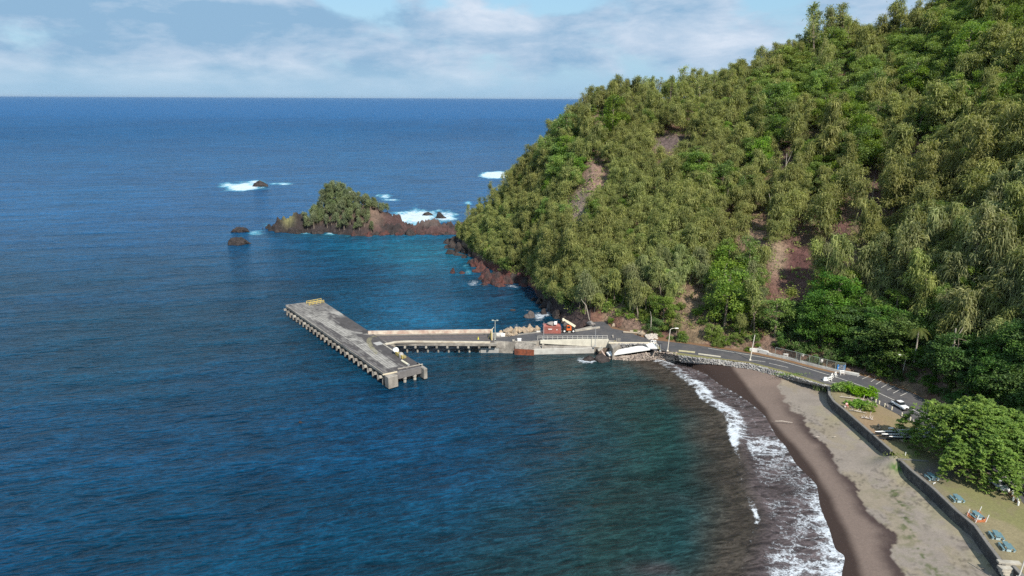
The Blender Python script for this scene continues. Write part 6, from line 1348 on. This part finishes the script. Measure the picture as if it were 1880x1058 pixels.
tuft(1507, 711, 1.5, .8, 1.0, 1.1, 500, 1, 'weeds', 'tall weeds growing where the stone bank meets the sea wall', greenleaf)
tuft(1655, 858, 1.3, 1.3, 1.0, .3, 800, 2, 'weeds', 'bright green weed patch on the sand below the wall corner', greenleaf)
tuft(1662, 838, 3.0, 1.6, .7, .35, 380, 3, 'weeds', 'shaded weeds between the two sea walls', greenleaf)
for k, (x, y) in enumerate([(1450, 688)]): tuft(x, y, ZL, 2.0, .5, .3, 260, 10 + k, 'verge_grass', None, greenleaf)

# seated person on the lawn: one skinned body
def person(px, py, rz, label):
    p = W(px, py, ZL); g = empty('person', p, label, 'person', None, rz)
    J = [(0, 0, .42, .15), (0, .02, .62, .15), (0, .03, .85, .17), (0, .02, .98, .06), (0, .0, 1.08, .075), (0, -.01, 1.2, .095), (.17, .02, .88, .06), (.24, -.08, .66, .045), (.20, -.30, .58, .035), (-.17, .02, .88, .06), (-.24, -.08, .66, .045), (-.20, -.30, .58, .035),
         (.10, -.08, .42, .09), (.13, -.45, .46, .07), (.13, -.50, .08, .045), (.13, -.62, .05, .04), (-.10, -.08, .42, .09), (-.13, -.45, .46, .07), (-.13, -.50, .08, .045), (-.13, -.62, .05, .04)]
    E = [(0, 1), (1, 2), (2, 3), (3, 4), (4, 5), (2, 6), (6, 7), (7, 8), (2, 9), (9, 10), (10, 11), (0, 12), (12, 13), (13, 14), (14, 15), (0, 16), (16, 17), (17, 18), (18, 19)]
    me = bpy.data.meshes.new('body'); me.from_pydata([j[:3] for j in J], E, []); me.materials.append(mat('skin', (.42, .25, .18), .6, .05, 4.)); o = bpy.data.objects.new('body', me); C.objects.link(o); o.parent = g
    md = o.modifiers.new('skin', 'SKIN'); me.skin_vertices[0].data[0].use_root = True
    for i, j in enumerate(J): me.skin_vertices[0].data[i].radius = (j[3], j[3])
    o.modifiers.new('sub', 'SUBSURF').levels = 1
    mb = MB(); mb.lathe((0, .02, .5), [(.19, 0), (.2, .2), (.22, .38), (.12, .47)], 10); mb.tube([(.17, .02, .9), (.25, -.06, .68)], [.09, .07], 7); mb.tube([(-.17, .02, .9), (-.25, -.06, .68)], [.09, .07], 7); mb.build('shirt', mat('pink_shirt', (.70, .42, .42), .8, .08, 4.), g)
    mb = MB(); mb.lathe((0, .03, 1.14), [(.1, 0), (.115, .08), (.1, .15), (.03, .2)], 9); mb.build('hair', trim_, g)
    mb = MB(); mb.tube([(.1, -.0, .42), (.13, -.44, .47)], [.12, .09], 7); mb.tube([(-.1, 0, .42), (-.13, -.44, .47)], [.12, .09], 7); mb.build('shorts', mat('red_shorts', (.35, .07, .06), .8, .1, 4.), g)
person(1553.5, 748, .3, 'person in a pink top sitting on driftwood beside the low bushes')
branchy(1554, 748, 1.2, 12, 'short log the pink topped person sits on', .3, .3, n=0, r0=.3)

# air between the camera and the far sea
hz = bpy.data.materials.new('haze_air'); hz.use_nodes = True; t = NT(hz.node_tree); t.n.clear(); pvv = t.new('ShaderNodeVolumePrincipled'); pvv.inputs['Density'].default_value = HAZE; pvv.inputs['Color'].default_value = (.62, .78, .95, 1); pvv.inputs['Anisotropy'].default_value = .2
oo = t.new('ShaderNodeOutputMaterial'); t.link(pvv.outputs[0], oo.inputs['Volume'])
if HAZE > 0:
    mb = MB(); mb.box((0, 40000, 63.), (150000, 110000, 134)); tag(mb.build('haze', hz, world=True), kind='stuff')
